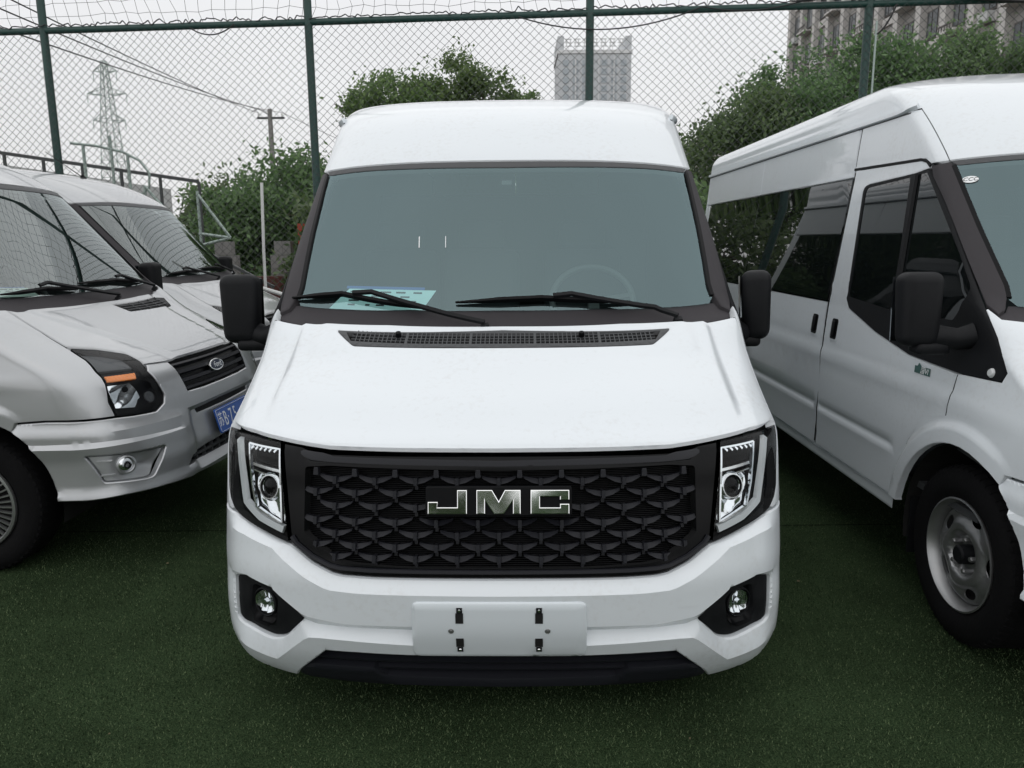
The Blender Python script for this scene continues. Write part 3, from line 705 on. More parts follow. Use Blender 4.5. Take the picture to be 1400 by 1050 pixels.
    def colpt(j, v, sg):
        if j < len(fcols): s = fcols[j]
        else: s = L0 + sc_[j - len(fcols)] * (REAR - b.yc(v))
        p = Vector(b(sg * s, v)); n = normal_of(fn, sg * s, v)
        y = p.y; t = (v - vd) / (vtop - vd)
        rib = .006 * max(0, math.sin(t * 4.2 * math.pi * 2)) * smooth01((y - 2.45) / .15) * smooth01((t - .03) / .1) * smooth01((.62 - t) / .1) * smooth01((5.3 - y) / .1)
        return p - n * rib
    fs = []
    full = [(-1, j) for j in range(nC - 1, 0, -1)] + [(1, j) for j in range(nC)]
    m = len(full)
    for v in rows:
        for sg, j in full: vs.append(colpt(j, v, sg))
    for r in range(len(rows) - 1):
        for c in range(m - 1): fs.append([r * m + c, r * m + c + 1, (r + 1) * m + c + 1, (r + 1) * m + c])
    base = (len(rows) - 1) * m; mid = nC - 1; K = 7; prevrow = [base + mid] * (K + 1)
    ztop = vs[base + mid].z
    for j in range(1, nC):
        a, c = base + mid - j, base + mid + j; row = [a]
        for k in range(1, K):
            t = k / K; p = vs[a].lerp(vs[c], t); p = Vector((p.x, p.y, p.z + .012 * (1 - (2 * t - 1) ** 2))); row.append(len(vs)); vs.append(p)
        row.append(c)
        for k in range(K):
            q = [prevrow[k], prevrow[k + 1], row[k + 1], row[k]]; q2 = []
            for i in q:
                if i not in q2: q2.append(i)
            if len(q2) > 2: fs.append(q2)
        prevrow = row
    mesh_obj('roof', vs, fs, paint, van, True, 50)
    # rear end (plain, two door leaves), underbody, cabin
    prof = [(b(L0 + REAR - b.yc(v), v)[0], v) for v in [.40, .6, .9, 1.2, 1.5, 1.8, vd] ] + [(vs[r * m + mid + nC - 1].x, vs[r * m + mid + nC - 1].z) for r in range(2, len(rows), 2)] + [(vs[base + mid + nC - 1].x * .5, vtop + .006)]
    for sg in (1, -1):
        mb = MB(); pl = [(0.004, .40)] + prof + [(.004, vtop + .008)]
        mb.prism([(sg * x, z) for x, z in pl], lambda p: (p[0], REAR + .0, p[1]), lambda p: (p[0], REAR - .03, p[1])); mb.build('rear_door', paint, van)
    ub = MB().box((0, 2.95, .43), (1.06, 5.2, .10)).box((0, .55, .40), (1.0, .5, .16)).box((0, 2.5, .34), (.7, 1.6, .12)); ub.build('underbody', 'dark_void', van)
    fl = MB().box((0, 3.2, .52), (1.84, 4.7, .03)); fl.build('cabin_floor', 'seat_fabric', van)
    return b

def van_cabin(van, fn, vroof):
    # dashboard, seats, wheel
    mb = MB(); prof = [(.80, 1.20), (.90, 1.232), (1.12, 1.238), (1.24, 1.20), (1.30, 1.10), (1.28, .75), (.85, .70)]
    n = 9; xs = [-.86 + 1.72 * k / (n - 1) for k in range(n)]; vs = []
    for x in xs:
        dz = .03 * math.exp(-((x - .4) / .2) ** 2)
        for (y, z) in prof: vs.append((x, y + .10 * (x / .86) ** 2, z + (dz if z > 1.15 else 0)))
    fs = []; m = len(prof)
    for i in range(n - 1):
        for k in range(m): fs.append([i * m + k, i * m + (k + 1) % m, (i + 1) * m + (k + 1) % m, (i + 1) * m + k][::-1])
    fs.append(list(range(m))); fs.append([(n - 1) * m + k for k in range(m)][::-1])
    mb.add(vs, fs); mb.build('dashboard', 'dash_plastic', van, True, 40)
    st = MB(); c = Vector((.41, 1.50, 1.30)); ax = Matrix.Rotation(R(-38), 4, 'X'); ring = [c + ax @ Vector((.195 * math.cos(a), 0, .195 * math.sin(a))) for a in [2 * math.pi * k / 32 for k in range(33)]]
    st.tube(ring, .015, 8, False)
    for a in (R(-90), R(10), R(170)): st.bar(c, c + ax @ Vector((.19 * math.cos(a), 0, .19 * math.sin(a))), .03, .015)
    st.bar(c, c + Vector((0, -.3, -.22)), .05); st.build('steering_wheel', 'wheel_grip', van, True)
    for x in (-.62, -.16, .41):
        seat = rbox('seat', (x, 1.95, .88), (.44, .48, .16), .05, 'seat_fabric', van)
        rbox('backrest', (x, 2.20, 1.24), (.43, .14, .60), .05, 'seat_fabric', seat, M=Matrix.Rotation(R(-10), 4, 'X'))
        rbox('headrest', (x, 2.27, 1.62), (.26, .09, .16), .035, 'seat_fabric', seat)
    mb = MB().box((0, 4.0, vroof - .10), (1.1, 2.9, .02)); mb.build('headliner', 'headliner', van)
    mb = MB().box((0, 2.75, 1.2), (1.72, .03, 1.34)); mb.build('cabin_partition', 'seat_fabric', van)

def mirror(van, x, sg, y=.99, fold=0.0, cx=1.10):
    """big door mirror: tall rounded head on a short arm"""
    def tp(c): return (c.x * (1.0 - .10 * (c.z < 0)), c.y * (1 if c.z > 0 else .85), c.z)
    M = Matrix.Rotation(sg * R(fold), 4, 'Z') @ Matrix.Rotation(R(-3), 4, 'X')
    h = rbox('door_mirror', (sg * cx, y, 1.312), (.160, .125, .285), .042, 'black_plastic', van, 5, M, tp)
    g = MB().box((0, 0, 0), (.142, .006, .25)); o = g.build('mirror_glass', 'mirror_glass', h); o.matrix_local = Matrix.Translation((sg * cx, y, 1.312)) @ M @ Matrix.Translation((0, .064, 0))
    arm = MB().tube([(sg * (cx - .01), y + .005, 1.225), (sg * (cx - .06), y, 1.205), (sg * .99, y - .03, 1.20), (sg * .935, y - .05, 1.215)], [.048, .050, .042, .050], 12); arm.build('mirror_arm', 'black_plastic', h, True, 50)
    low = rbox('mirror_foot', (sg * (cx - .05), y - .01, 1.165), (.13, .09, .05), .02, 'black_plastic', h)
    return h

def wipers(van, fn, sets):
    for blade, arm in sets:
        w_ = sweep(fn, blade, .018, .020, .004, taper=True).build('wiper', 'satin_black', van)
        sweep(fn, arm, .020, .012, .024).build('wiper_arm', 'black_plastic', w_)
        sweep(fn, [arm[-1], (arm[-1][0] + .002, arm[-1][1] - .012)], .04, .03, -.005).build('wiper_pivot', 'black_plastic', w_)

# ------------------------------------------------------------------ nose of the middle van
def jmc_front(van, fn):
    P = 'white_paint'
    T0 = lerp_tab([(0, .556), (.388, .557), (.488, .560), (.522, .566), (.59, .594), (.644, .627), (.665, .638), (.775, .666), (.865, .687), (.95, .699), (1.4, .699)])
    T1 = lerp_tab([(0, .51), (.433, .513), (.53, .519), (.605, .55), (.689, .601), (.717, .625), (.84, .648), (.916, .653), (1.0, .644), (1.4, .64)])
    T2 = lerp_tab([(0, .408), (.482, .407), (.582, .419), (.611, .422), (.698, .479), (.731, .503), (.835, .522), (.97, .506), (1.4, .5)])
    T3 = lerp_tab([(0, .372), (.484, .377), (.586, .381), (.627, .398), (.71, .472), (.732, .491), (.835, .509), (.94, .493), (1.4, .48)])
    T3b = lerp_tab([(0, .370), (.484, .375), (.586, .379), (.628, .392), (.711, .301), (.733, .287), (.76, .287), (.901, .310), (.928, .327), (1.4, .33)])
    T4 = lerp_tab([(0, .336), (.28, .341), (.487, .351), (.562, .352), (.607, .349), (.741, .228), (.95, .259), (1.0, .262), (1.4, .26)])
    tabs = [(T0, -.014), (T1, .014), (T2, .010), (T3, -.018), (T3b, -.018), (T4, .014)]
    def disp(s, v):
        fade = 1 - smooth01((abs(s) - .86) / .13)
        pr = [(t(s), o) for t, o in tabs] + [(.10, .004)]
        if v >= pr[0][0]: return pr[0][1] * fade
        for (va, oa), (vb, ob) in zip(pr, pr[1:]):
            if v >= vb: return fade * (oa + (ob - oa) * (va - v) / max(1e-4, va - vb))
        return .004 * fade
    top = [(s, T0(s)) for s in (0, .2, .388, .488, .522, .59, .644, .665, .775, .865, .93)]
    end = BODY['high'].ys([(.62, .699)]) + BODY['high'].ys(arc(.89, .36, .44, 130, 192, 8))
    bot = [(1.08, .262), (1.0, .247), (.971, .229), (.837, .166), (.709, .142), (.552, .298), (.447, .298), (.284, .294), (0, .293)]
    fog = rnd([(.941, .487), (.835, .506), (.725, .488), (.699, .467), (.626, .395), (.711, .301, .03), (.76, .286, .02), (.905, .312, .03), (.938, .335)], .012)
    ln = []
    for t, lo, hi in ((T1, 0, 1.02), (T2, 0, .95), (T3, 0, .62), (T4, 0, 1.0)):
        h = [(s, t(s)) for s in np.arange(lo, hi, .02)]; ln.append([(-a, c) for a, c in h[::-1]][:-1] + h)
    ln2 = []
    for L in ln:   # keep crease lines off the lamp openings
        ln2.append(L)
    bp = sym(top + end + bot)
    bump = patch('front_bumper', fn, bp, P, van, holes=[fog, neg(fog)], lines=ln2[:2] + [ln2[2]] + [ln2[3]], disp=disp, res=.02, lip=.005, thick=.03, sharp=20, geo=True)
    # tow cover outline and parking marks
    tc = rnd([(-.618, .455), (-.545, .455), (-.540, .500), (-.612, .512)], .008)
    patch('tow_cover', fn, neg(tc), P, van, disp=disp, off=.0015, res=.02, lip=.003, thick=.003)
    # number plate panel
    dpl = lambda s, v: .016
    pl = patch('plate_panel', fn, rnd([(-.268, .298), (.268, .298), (.266, .493), (-.266, .493)], .022), 'plate_white', van, off=.019, res=.03, lip=.006, thick=.03, geo=True, sharp=60)
    for sg in (1, -1):
        for v, up in ((.441, 1), (.360, -1)):
            M = frame(fn, sg * .121, v, .0195)
            extruded('plate_slot', [(-.012, -.017), (.012, -.017), (.012, .017), (-.012, .017)], .0012, 0, M, 'dark_void', pl)
            M2 = frame(fn, sg * .121, v + up * .026, .0195); extruded('plate_clip', [(-.009, -.009), (.009, -.009), (.009, .009), (-.009, .009)], .003, .0008, M2, 'black_plastic', pl)
            mb = MB().lathe([(0, .0055), (.004, .005), (.005, .003)], 12, M2 @ Matrix.Rotation(R(-90), 4, 'Y')); mb.build('plate_screw', 'chrome', pl, True)
        M = frame(fn, sg * .147, .400, .0195); mb = MB().lathe([(0, .003), (.004, .003), (.0045, .001), (.008, .001), (.009, 0)], 16, M @ Matrix.Rotation(R(-90), 4, 'Y')); mb.build('plate_rivet', 'wheel_silver', pl, True)
    # lower grille and lip
    lg = sym([(0, .305), (.447, .310), (.565, .312), (.665, .205), (.712, .142), (0, .135)])
    g = patch('lower_grille', fn, lg, 'satin_black', van, off=-.045, res=.05, lip=0, thick=.01)
    for v0 in (.272, .236, .20):
        sweep(fn, [(-.60 + .0, v0 - .0), (0, v0 - .006), (.60, v0)], .012, .02, -.034).build('grille_slat', 'fin_plastic', g)
    lip = sym([(0, .160), (.375, .172), (.41, .213), (.607, .214), (.655, .200), (.695, .152), (.66, .142), (.42, .134), (0, .128)])
    patch('bumper_lip', fn, lip, 'fin_plastic', van, off=.004, disp=lambda s, v: .010 * smooth01((.17 - v) / .05), res=.025, lip=.008, thick=.04, geo=True, sharp=40)
    # fog lamp bezels
    for sg in (1, -1):
        S = (lambda p: p) if sg > 0 else neg
        house = rnd([(.868, .463), (.845, .471), (.77, .462), (.740, .442), (.752, .352), (.776, .335), (.851, .343), (.880, .380)], .02)
        fb = patch('fog_bezel', fn, S(fog), 'black_plastic', van, holes=[S(house)], off=-.018, res=.025, lip=.007, thick=.03, disp=lambda s, v: -.012 * smooth01((.93 - abs(s)) / .06) * smooth01((abs(s) - .63) / .06))
        patch('fog_recess', fn, S(house), 'satin_black', fb, off=-.060, disp=lambda s, v: .035 * smooth01((.37 - v) / .03), res=.02, lip=0, thick=-.010)
        M = frame(fn, sg * .801, .418, -.048)
        c = MB().lathe([(.050, 0), (.050, .012), (.046, .016), (.044, .010)], 36, M @ Matrix.Rotation(R(-90), 4, 'Y')); c.build('fog_lamp_ring', 'black_plastic', fb, True)
        def bowl(a, b2): return tuple(M @ Vector((a, b2, -.004 + 7 * (a * a + b2 * b2) + .004 * math.sin(a * 260))))
        patch('fog_lamp_reflector', bowl, [(.044 * math.cos(t), .038 * math.sin(t)) for t in [2 * math.pi * k / 30 for k in range(30)]], 'lamp_chrome', fb, res=.006, lip=0, thick=0)
        d = MB().lathe([(0, .022), (.018, .020), (.034, .015), (.044, .008)], 30, M @ Matrix.Rotation(R(-90), 4, 'Y')); d.build('fog_lamp_lens', 'clear_lens', fb, True)
        k = MB().lathe([(0, .016), (.010, .015), (.012, .002)], 16, M @ Matrix.Rotation(R(-90), 4, 'Y')); k.build('fog_lamp_bulb', 'lamp_chrome', fb, True)
    # grille
    go = [(0, .561), (.273, .561), (.388, .562), (.488, .565), (.522, .571), (.59, .599), (.644, .632), (.664, .645), (.704, .952), (.614, .946), (.541, .942), (.416, .941), (.277, .941), (0, .939)]
    gi = rnd(sym([(0, .585), (.273, .586), (.467, .596), (.512, .604), (.621, .676), (.620, .885), (.535, .893), (.274, .888), (0, .882)]), .012)
    fr = patch('grille_frame', fn, sym(go), 'gloss_black', van, holes=[gi], off=-.008, res=.03, lip=.010, thick=.06, disp=lambda s, v: -.020 * smooth01((v - .895) / .03) * (1 - smooth01((abs(s) - .60) / .04)))
    band = sym([(0, .914), (.274, .920), (.526, .923), (.558, .936), (.690, .948), (.695, .935), (.60, .905), (.525, .898), (.274, .893), (0, .888)])
    patch('grille_brow', fn, band, 'trim_grey', van, off=-.010, res=.03, lip=.008, thick=.03)
    ribs = [(0, .566), (.40, .568), (.49, .571), (.525, .577), (.585, .601), (.640, .635), (.655, .655)]
    ribs2 = [(a, c + .012) for a, c in ribs]
    sweep(fn, [(-a, c) for a, c in ribs2[::-1]][:-1] + ribs2, .014, .010, -.006).build('grille_inner_rim', 'trim_grey', van)
    gb = patch('grille_backing', fn, sym([(0, .57), (.48, .58), (.53, .59), (.64, .66), (.64, .90), (0, .90)]), 'deep_black', van, off=-.055, lip=0, res=.06, thick=.01)
    mb = MB()
    for k in range(52):
        v = .588 + k * .0058; lim = .62 - max(0, (.68 - v) * 1.5)
        sweep(fn, [(-lim, v), (0, v), (lim, v)], .0022, .004, -.054, mb, res=.15)
    tag(mb.build('backing_lines', 'line_black', gb), kind='stuff')
    # bow-tie fins
    f = MB()
    for sx in (-1, 1):
        tp = [(.006, .000, .002), (.028, .003, .002), (.055, .009, .0)]; bt = [(.006, -.016, .016), (.028, -.011, .014), (.052, .001, .007)]
        bk = [(.006, -.017, -.02), (.028, -.012, -.02), (.052, .000, -.02)]; tb = [(.006, .000, -.02), (.028, .003, -.02), (.055, .009, -.02)]
        vs = [(sx * x, y, z) for x, y, z in tp + bt + bk + tb]
        fs = []
        for i in (0, 1):
            fs += [[i, i + 1, i + 4, i + 3], [i + 3, i + 4, i + 7, i + 6], [i + 9, i + 10, i + 1, i]]
        fs += [[2, 11, 8, 5], [0, 3, 6, 9]]
        f.add(vs, fs if sx < 0 else [q[::-1] for q in fs])
    f.box((0, -.009, .002), (.011, .024, .034))
    f.box((0, -.028, -.014), (.010, .016, .014))
    fo = f.build('grille_fin', 'fin_plastic', van); fme = fo.data; first = True
    gin = np.array([p for p in gi])
    for i, v in enumerate((.857, .817, .776, .730, .692, .655, .620)):
        for k in range(-6, 7):
            s = k * .129 if i % 2 == 0 else (k + .5) * .129
            if abs(s) > .63: continue
            if not inside(np.array([abs(s) - .03 if abs(s) > .1 else s]), np.array([v]), gin)[0]: continue
            if abs(s) < .215 and .742 < v < .83: continue
            o = fo if first else bpy.data.objects.new('grille_fin', fme)
            if not first: link(o, van)
            first = False
            o.matrix_local = frame(fn, s, v, -.030)
    for k in range(-5, 5):
        s = (k + .5) * .129
        M = frame(fn, s, .872, -.028); o = extruded('grille_stud', [(-.009, -.010), (-.005, -.012), (.005, -.012), (.009, -.010), (.007, .014), (-.007, .014)], .016, .002, M, 'fin_plastic', van)
    # badge
    M = frame(fn, 0, .792, -.020)
    bd = extruded('badge_plate', rnd([(-.226, -.046), (.226, -.046), (.226, .047), (-.226, .047)], .008), .030, .004, M, 'satin_black', van)
    k = .00226; cx, cy = 684, 218
    J = [(97, 217), (184, 217), (180, 262), (340, 262), (340, 120), (424, 120), (424, 320), (97, 320)]
    Mm = [(500, 120), (632, 120), (686, 212), (736, 120), (868, 120), (868, 320), (802, 320), (802, 212), (728, 320), (646, 320), (574, 212), (574, 320), (500, 320)]
    Cc = [(948, 120), (1270, 120), (1270, 205), (1190, 205), (1190, 178), (1028, 178), (1028, 264), (1190, 264), (1190, 234), (1270, 234), (1270, 320), (948, 320)]
    kk = k / 6.087
    Mb = M @ Matrix.Translation((0, 0, .030))
    for nm, L in (('letter_j', J), ('letter_m', Mm), ('letter_c', Cc)):
        extruded('letter', [((x - cx) * kk, (cy - y) * kk) for x, y in L], .010, .0030, Mb, 'chrome', bd)
    # headlights
    for sg in (1, -1):
        S = (lambda p: p) if sg > 0 else neg
        out = [(1.046, .953), (.935, .957), (.848, .958), (.710, .951), (.669, .648), (.775, .674), (.865, .695), (.922, .711), (.964, .737), (.989, .768), (1.003, .854)]
        hl = patch('headlight', fn, S(rnd(out, .008)), 'gloss_black', van, off=-.034, res=.03, lip=0, thick=-.031)
        patch('lens', fn, S(rnd(out, .008)), 'clear_lens', hl, off=-.004, res=.03, lip=.004, thick=0)
        drl = [(.938, .940), (.902, .830), (.874, .744), (.795, .706), (.698, .681)]
        sweep(fn, S(rnd(drl + [], 0)) if False else S(drl), .030, .012, -.026, res=.015).build('light_strip', 'light_pipe', hl)
        rim = [(.858, .938), (.716, .934), (.702, .702), (.715, .704), (.812, .738), (.836, .808), (.858, .938)]
        sweep(fn, S(rim), .009, .010, -.022, res=.02).build('chrome_rim', 'lamp_chrome', hl)
        box = [(.842, .932), (.722, .926), (.717, .872), (.832, .882)]
        patch('high_beam', fn, S(box), 'satin_black', hl, off=-.028, res=.015, lip=.003, thick=.006, disp=lambda s, v: .002 * math.sin(v * 900))
        teeth = MB()
        for k in range(6):
            s0 = .730 + k * .021; teeth = sweep(fn, S([(s0, .932), (s0 + .011, .920)]), .010, .008, -.022, teeth)
        tag(teeth.build('reflector_teeth', 'lamp_chrome', hl), kind='stuff')
        sweep(fn, S([(.832, .872), (.714, .862)]), .013, .012, -.026).build('divider', 'lamp_chrome', hl)
        sweep(fn, S([(.832, .852), (.714, .840)]), .006, .010, -.026).build('divider', 'lamp_chrome', hl)
        low = [(.828, .842), (.712, .832), (.704, .706), (.72, .708), (.806, .742), (.826, .80)]
        patch('low_beam_reflector', fn, S(low), 'lamp_chrome', hl, off=-.029, res=.012, lip=.003, thick=.004, disp=lambda s, v: .004 * math.sin(v * 80) * math.cos(s * 75))
        M = frame(fn, sg * .754, .808, -.028)
        mb = MB().lathe([(.046, 0), (.046, .010), (.040, .018), (.036, .018), (.034, .008)], 32, M @ Matrix.Rotation(R(-90), 4, 'Y')); mb.build('projector_ring', 'lamp_chrome', hl, True)
        mb = MB().lathe([(0, .022), (.014, .020), (.026, .014), (.034, .006)], 28, M @ Matrix.Rotation(R(-90), 4, 'Y')); mb.build('projector_lens', 'gloss_black', hl, True)
    # bonnet
    bon = sym([(0, .948), (.277, .949), (.416, .950), (.541, .951), (.614, .956), (.722, .964), (.853, .972), (1.0, .972), (1.043, .968), (1.04, 1.06), (1.03, 1.16), (1.012, 1.284), (.977, 1.288), (.826, 1.293), (.682, 1.302), (.458, 1.316), (0, 1.319)])
    vent = rnd(sym([(0, 1.211), (.565, 1.212), (.649, 1.273), (0, 1.297)]), .010)
    def bd_(s, v):
        a = abs(s); lim = .80 - .12 * smooth01((1.02 - v) / .1) * 0
        h = .013 * (1 - smooth01((a - lim) / .028)) * smooth01((v - .975) / .08)
        h += .010 * (1 - smooth01((a - (.70 + .1 * (1.27 - v))) / .05)) * smooth01((v - 1.168) / .018)
        return h - .020 * smooth01((.985 - v) / .03) * 0
    bl_ = [[(-.95, q), (0, q), (.95, q)] for q in (.977, .99)] + [[(-.6, q), (0, q), (.6, q)] for q in (.955, .962)]
    bo = patch('bonnet', fn, bon, P, van, holes=[vent], lines=bl_, disp=bd_, res=.028, lip=.006, thick=.02, sharp=50)
    vi = []
    for a, c in ((-.600, -.372), (-.362, -.127), (-.117, .117), (.127, .362), (.372, .600)):
        lo, hi = (1.222, 1.287)
        if a < -.5: vi.append([(a + .020, 1.232), (c, 1.229), (c, 1.279), (a - .008, 1.268)])
        elif c > .5: vi.append([(a, 1.229), (c - .020, 1.232), (c + .008, 1.268), (a, 1.279)])
        else: vi.append([(a, 1.229), (c, 1.229), (c, 1.281), (a, 1.281)])
    vp = patch('bonnet_vent', fn, vent, 'grey_plastic', van, holes=vi, off=.0255, res=.03, lip=.004, thick=.02)
    patch('vent_backing', fn, sym([(0, 1.213), (.575, 1.214), (.655, 1.280), (.3, 1.300), (0, 1.302)]), 'dark_void', vp, off=.002, lip=0, thick=0, res=.08)
    gr = MB()
    for q in vi:
        a, c = q[0][0], q[1][0]; n = int((c - a) / .0165)
        for k in range(1, n): x = a + (c - a) * k / n; sweep(fn, [(x, q[0][1]), (x, q[2][1])], .0045, .006, .0165, gr, res=.2)
        for v in (1.242, 1.255, 1.268): sweep(fn, [(a, v), (c, v)], .005, .006, .0155, gr, res=.1)
    tag(gr.build('vent_grid', 'grey_plastic', vp), kind='stuff')
    for sx in (-.40, .30):
        M = frame(fn, sx, 1.262, .022); mb = MB().lathe([(0, .02), (.010, .018), (.012, 0)], 12, M @ Matrix.Rotation(R(-90), 4, 'Y')); mb.build('washer_jet', 'satin_black', vp, True)
    # wipers and the sheet of paper behind the glass
    wipers(van, fn, [([(-.925, 1.372), (-.669, 1.412), (-.329, 1.384)], [(-.62, 1.412), (-.54, 1.420), (-.17, 1.351), (-.073, 1.330)]),
                     ([(-.195, 1.404), (.153, 1.414), (.514, 1.394)], [(.20, 1.414), (.275, 1.419), (.603, 1.361), (.693, 1.315)])])
    M = frame(fn, 0.008, 1.822, -.012); extruded('sensor_pad', [(-.022, -.012), (.022, -.012), (.022, .012), (-.022, .012)], .004, .001, M, 'grey_plastic', van)
    mb = MB(); sweep(fn, [(-.379, 1.627), (-.374, 1.588)], .004, .0006, -.005, mb); sweep(fn, [(-.261, 1.628), (-.257, 1.589)], .003, .0006, -.005, mb)
    tag(mb.build('glass_tape_strips', 'print_white', van))

# ------------------------------------------------------------------ nose of the silver / right-hand vans
def ford_front(van, fn, P, plate=None):
    b = fn
    ht = [(.575, .974), (.572, 1.000), (.575, 1.026), (.665, 1.064), (.766, 1.087)]
    bon = sym([(0, .972), (.30, .973), (.434, .974), (.569, .981), (.566, 1.033), (.66, 1.072), (.763, 1.095), (.737, 1.170), (.735, 1.253), (.72, 1.312), (.682, 1.304), (.458, 1.316), (0, 1.319)])
    vent = rnd([(.075, 1.292), (.085, 1.220), (.62, 1.205), (.70, 1.262), (.60, 1.285)], .01)
    bd_ = lambda s, v: .012 * (1 - smooth01((abs(s) - (.30 + .28 * (v - .97) / .33)) / .05))
    patch('bonnet', fn, bon, P, van, holes=[vent], disp=bd_, res=.03, lip=.005, thick=.02, sharp=50)
    vp = patch('bonnet_vent', fn, vent, 'satin_black', van, off=.006, res=.03, lip=.005, thick=.02)
    for v0 in (1.228, 1.246, 1.264): sweep(fn, [(.10, v0 + .006), (.60, v0 - .006)], .006, .006, .006).build('vent_slat', 'grey_plastic', vp)
    for s0 in (.21, .33, .45, .56): sweep(fn, [(s0, 1.215), (s0 + .02, 1.280)], .006, .007, .006).build('vent_slat', 'grey_plastic', vp)
    # bumper: everything in body colour below and between the lamps
    ar = b.ys(arc(.89, .36, .44, 124, 176, 8))
    top = [(0, .800), (.20, .802), (.398, .808), (.420, .966), (.566, .975), (.605, .951), (.582, .832), (.608, .786), (.672, .756), (.80, .760), (.88, .765), (1.194, .766), (1.33, .757)]
    bot = [(1.09, .392), (.93, .400), (.73, .396), (.45, .380), (.13, .366), (0, .364)]
    fogp = rnd([(1.058, .604), (.691, .583), (.785, .455, .03), (.82, .452), (1.005, .470)], .012)
    slot = rnd(sym([(0, .676), (.34, .680), (.352, .705), (0, .708)]), .008)
    inl = rnd(sym([(0, .432), (.56, .442), (.515, .482), (.30, .498), (0, .500)]), .01)
    C1 = lerp_tab([(0, .648), (.6, .650), (.92, .663), (1.07, .666), (1.3, .658)])
    C0 = lerp_tab([(0, .735), (.55, .735), (.66, .74), (1.3, .742)])
    def disp(s, v):
        a = abs(s); c = C1(s); k = smooth01((a - .45) / .12)
        h = .016 * smooth01((C0(s) - v) / .03) * k + .012 * smooth01((c - v) / .008) * smooth01((v - c + .10) / .09) * k
        h -= .022 * (1 - smooth01((a - .40 - .1 * (.68 - v)) / .06)) * smooth01((.73 - v) / .03) * smooth01((v - .40) / .03)
        h += .012 * smooth01((.425 - v) / .01)
        return h
    line = [(s, C1(s)) for s in np.arange(.56, 1.24, .03)]
    patch('front_bumper', fn, sym(top + ar + bot), P, van, holes=[fogp, neg(fogp), slot, inl], lines=[line, neg(line)], disp=disp, res=.022, lip=.005, thick=.03, sharp=22, geo=True)
    patch('upper_slot', fn, slot, 'satin_black', van, off=-.03, lip=0, res=.05)
    li = patch('lower_inlet', fn, inl, 'satin_black', van, off=-.05, lip=0, res=.05)
    for k in range(-5, 6): sweep(fn, [(k * .085, .44), (k * .085, .495)], .014, .02, -.045).build('inlet_bar', 'grey_plastic', li)
    sweep(fn, [(-.52, .468), (0, .466), (.52, .468)], .014, .02, -.045).build('inlet_bar', 'grey_plastic', li)
    for sg in (1, -1):
        S = (lambda p: p) if sg > 0 else neg
        fo = patch('fog_pod', fn, S(fogp), P, van, off=-.004, res=.02, lip=.006, thick=.04, disp=lambda s, v: -.045 * math.exp(-((abs(s) - .82) / .10) ** 2 - ((v - .525) / .06) ** 2), geo=True)
        M = frame(fn, sg * .900, .537, -.012)
        MB().lathe([(.045, -.02), (.046, .006), (.038, .010), (.034, .0)], 30, M @ Matrix.Rotation(R(-90), 4, 'Y')).build('fog_lamp_ring', P, fo, True)
        MB().lathe([(0, .004), (.02, .003), (.034, -.002)], 24, M @ Matrix.Rotation(R(-90), 4, 'Y')).build('fog_lamp_lens', 'lamp_chrome', fo, True)
        for v0 in (.570, .500): sweep(fn, S([(1.02, v0), (.955, v0)]), .010, .008, -.004).build('fog_pod_rib', P, fo)
        hp = rnd([(.766, 1.086), (.66, 1.063), (.566, 1.026), (.570, .992), (.612, .951), (.589, .832), (.615, .791), (.675, .762), (.876, .772), (.886, .842), (.845, .980), (.801, 1.026)], .010)
        hl = patch('headlight', fn, S(hp), 'satin_black', van, off=-.045, res=.03, lip=0, thick=-.042)
        patch('lens', fn, S(hp), 'clear_lens', hl, off=-.003, res=.03, lip=.004, thick=0)
        patch('upper_shield', fn, S([(.755, 1.078), (.66, 1.055), (.60, 1.026), (.62, .990), (.82, 1.0)]), 'grey_plastic', hl, off=-.030, res=.03, lip=.004)
        patch('turn_signal', fn, S([(.806, .978), (.640, .972), (.667, .944), (.826, .950)]), 'amber', hl, off=-.034, res=.01, lip=.003, thick=.008, disp=lambda s, v: .0012 * math.sin(s * 300))
        patch('reflector', fn, S([(.856, .928), (.722, .928), (.700, .845), (.752, .801), (.853, .812)]), 'lamp_chrome', hl, off=-.040, res=.008, lip=.002, thick=.004, disp=lambda s, v: .007 * math.sin(abs(s) * 38 + v * 15) * math.cos(v * 42))
        M = frame(fn, sg * .655, .835, -.036); MB().lathe([(.028, 0), (.028, .008), (.022, .010), (0, .004)], 20, M @ Matrix.Rotation(R(-90), 4, 'Y')).build('position_lamp', 'grey_plastic', hl, True)
    # grille with three bars and the oval badge
    gp = rnd(sym([(0, .806), (.20, .808), (.390, .814), (.412, .966), (.30, .967), (0, .966)]), .008)
    gr = patch('grille', fn, gp, 'satin_black', van, off=-.030, lip=0, res=.05, thick=-.025)
    for v0, h in ((.825, .020), (.868, .026), (.912, .026), (.952, .018)):
        sweep(fn, [(-.39 - (v0 - .82) * .12, v0), (0, v0 - .004), (.39 + (v0 - .82) * .12, v0)], h, .022, -.030).build('grille_bar', 'fin_plastic', gr)
    M = frame(fn, 0, .888, -.006)
    ov = lambda a, c: [(a * math.cos(t), c * math.sin(t)) for t in [2 * math.pi * k / 40 for k in range(40)]]
    bg = extruded('badge', ov(.085, .036), .012, .003, M, 'chrome', van)
    extruded('badge_field', ov(.074, .028), .002, .0005, M @ Matrix.Translation((0, 0, .0115)), 'badge_navy', bg)
    text_mesh('badge_text', 'Ford', .048, 'chrome', bg, M @ Matrix.Translation((0, 0, .0145)), .001, .35)
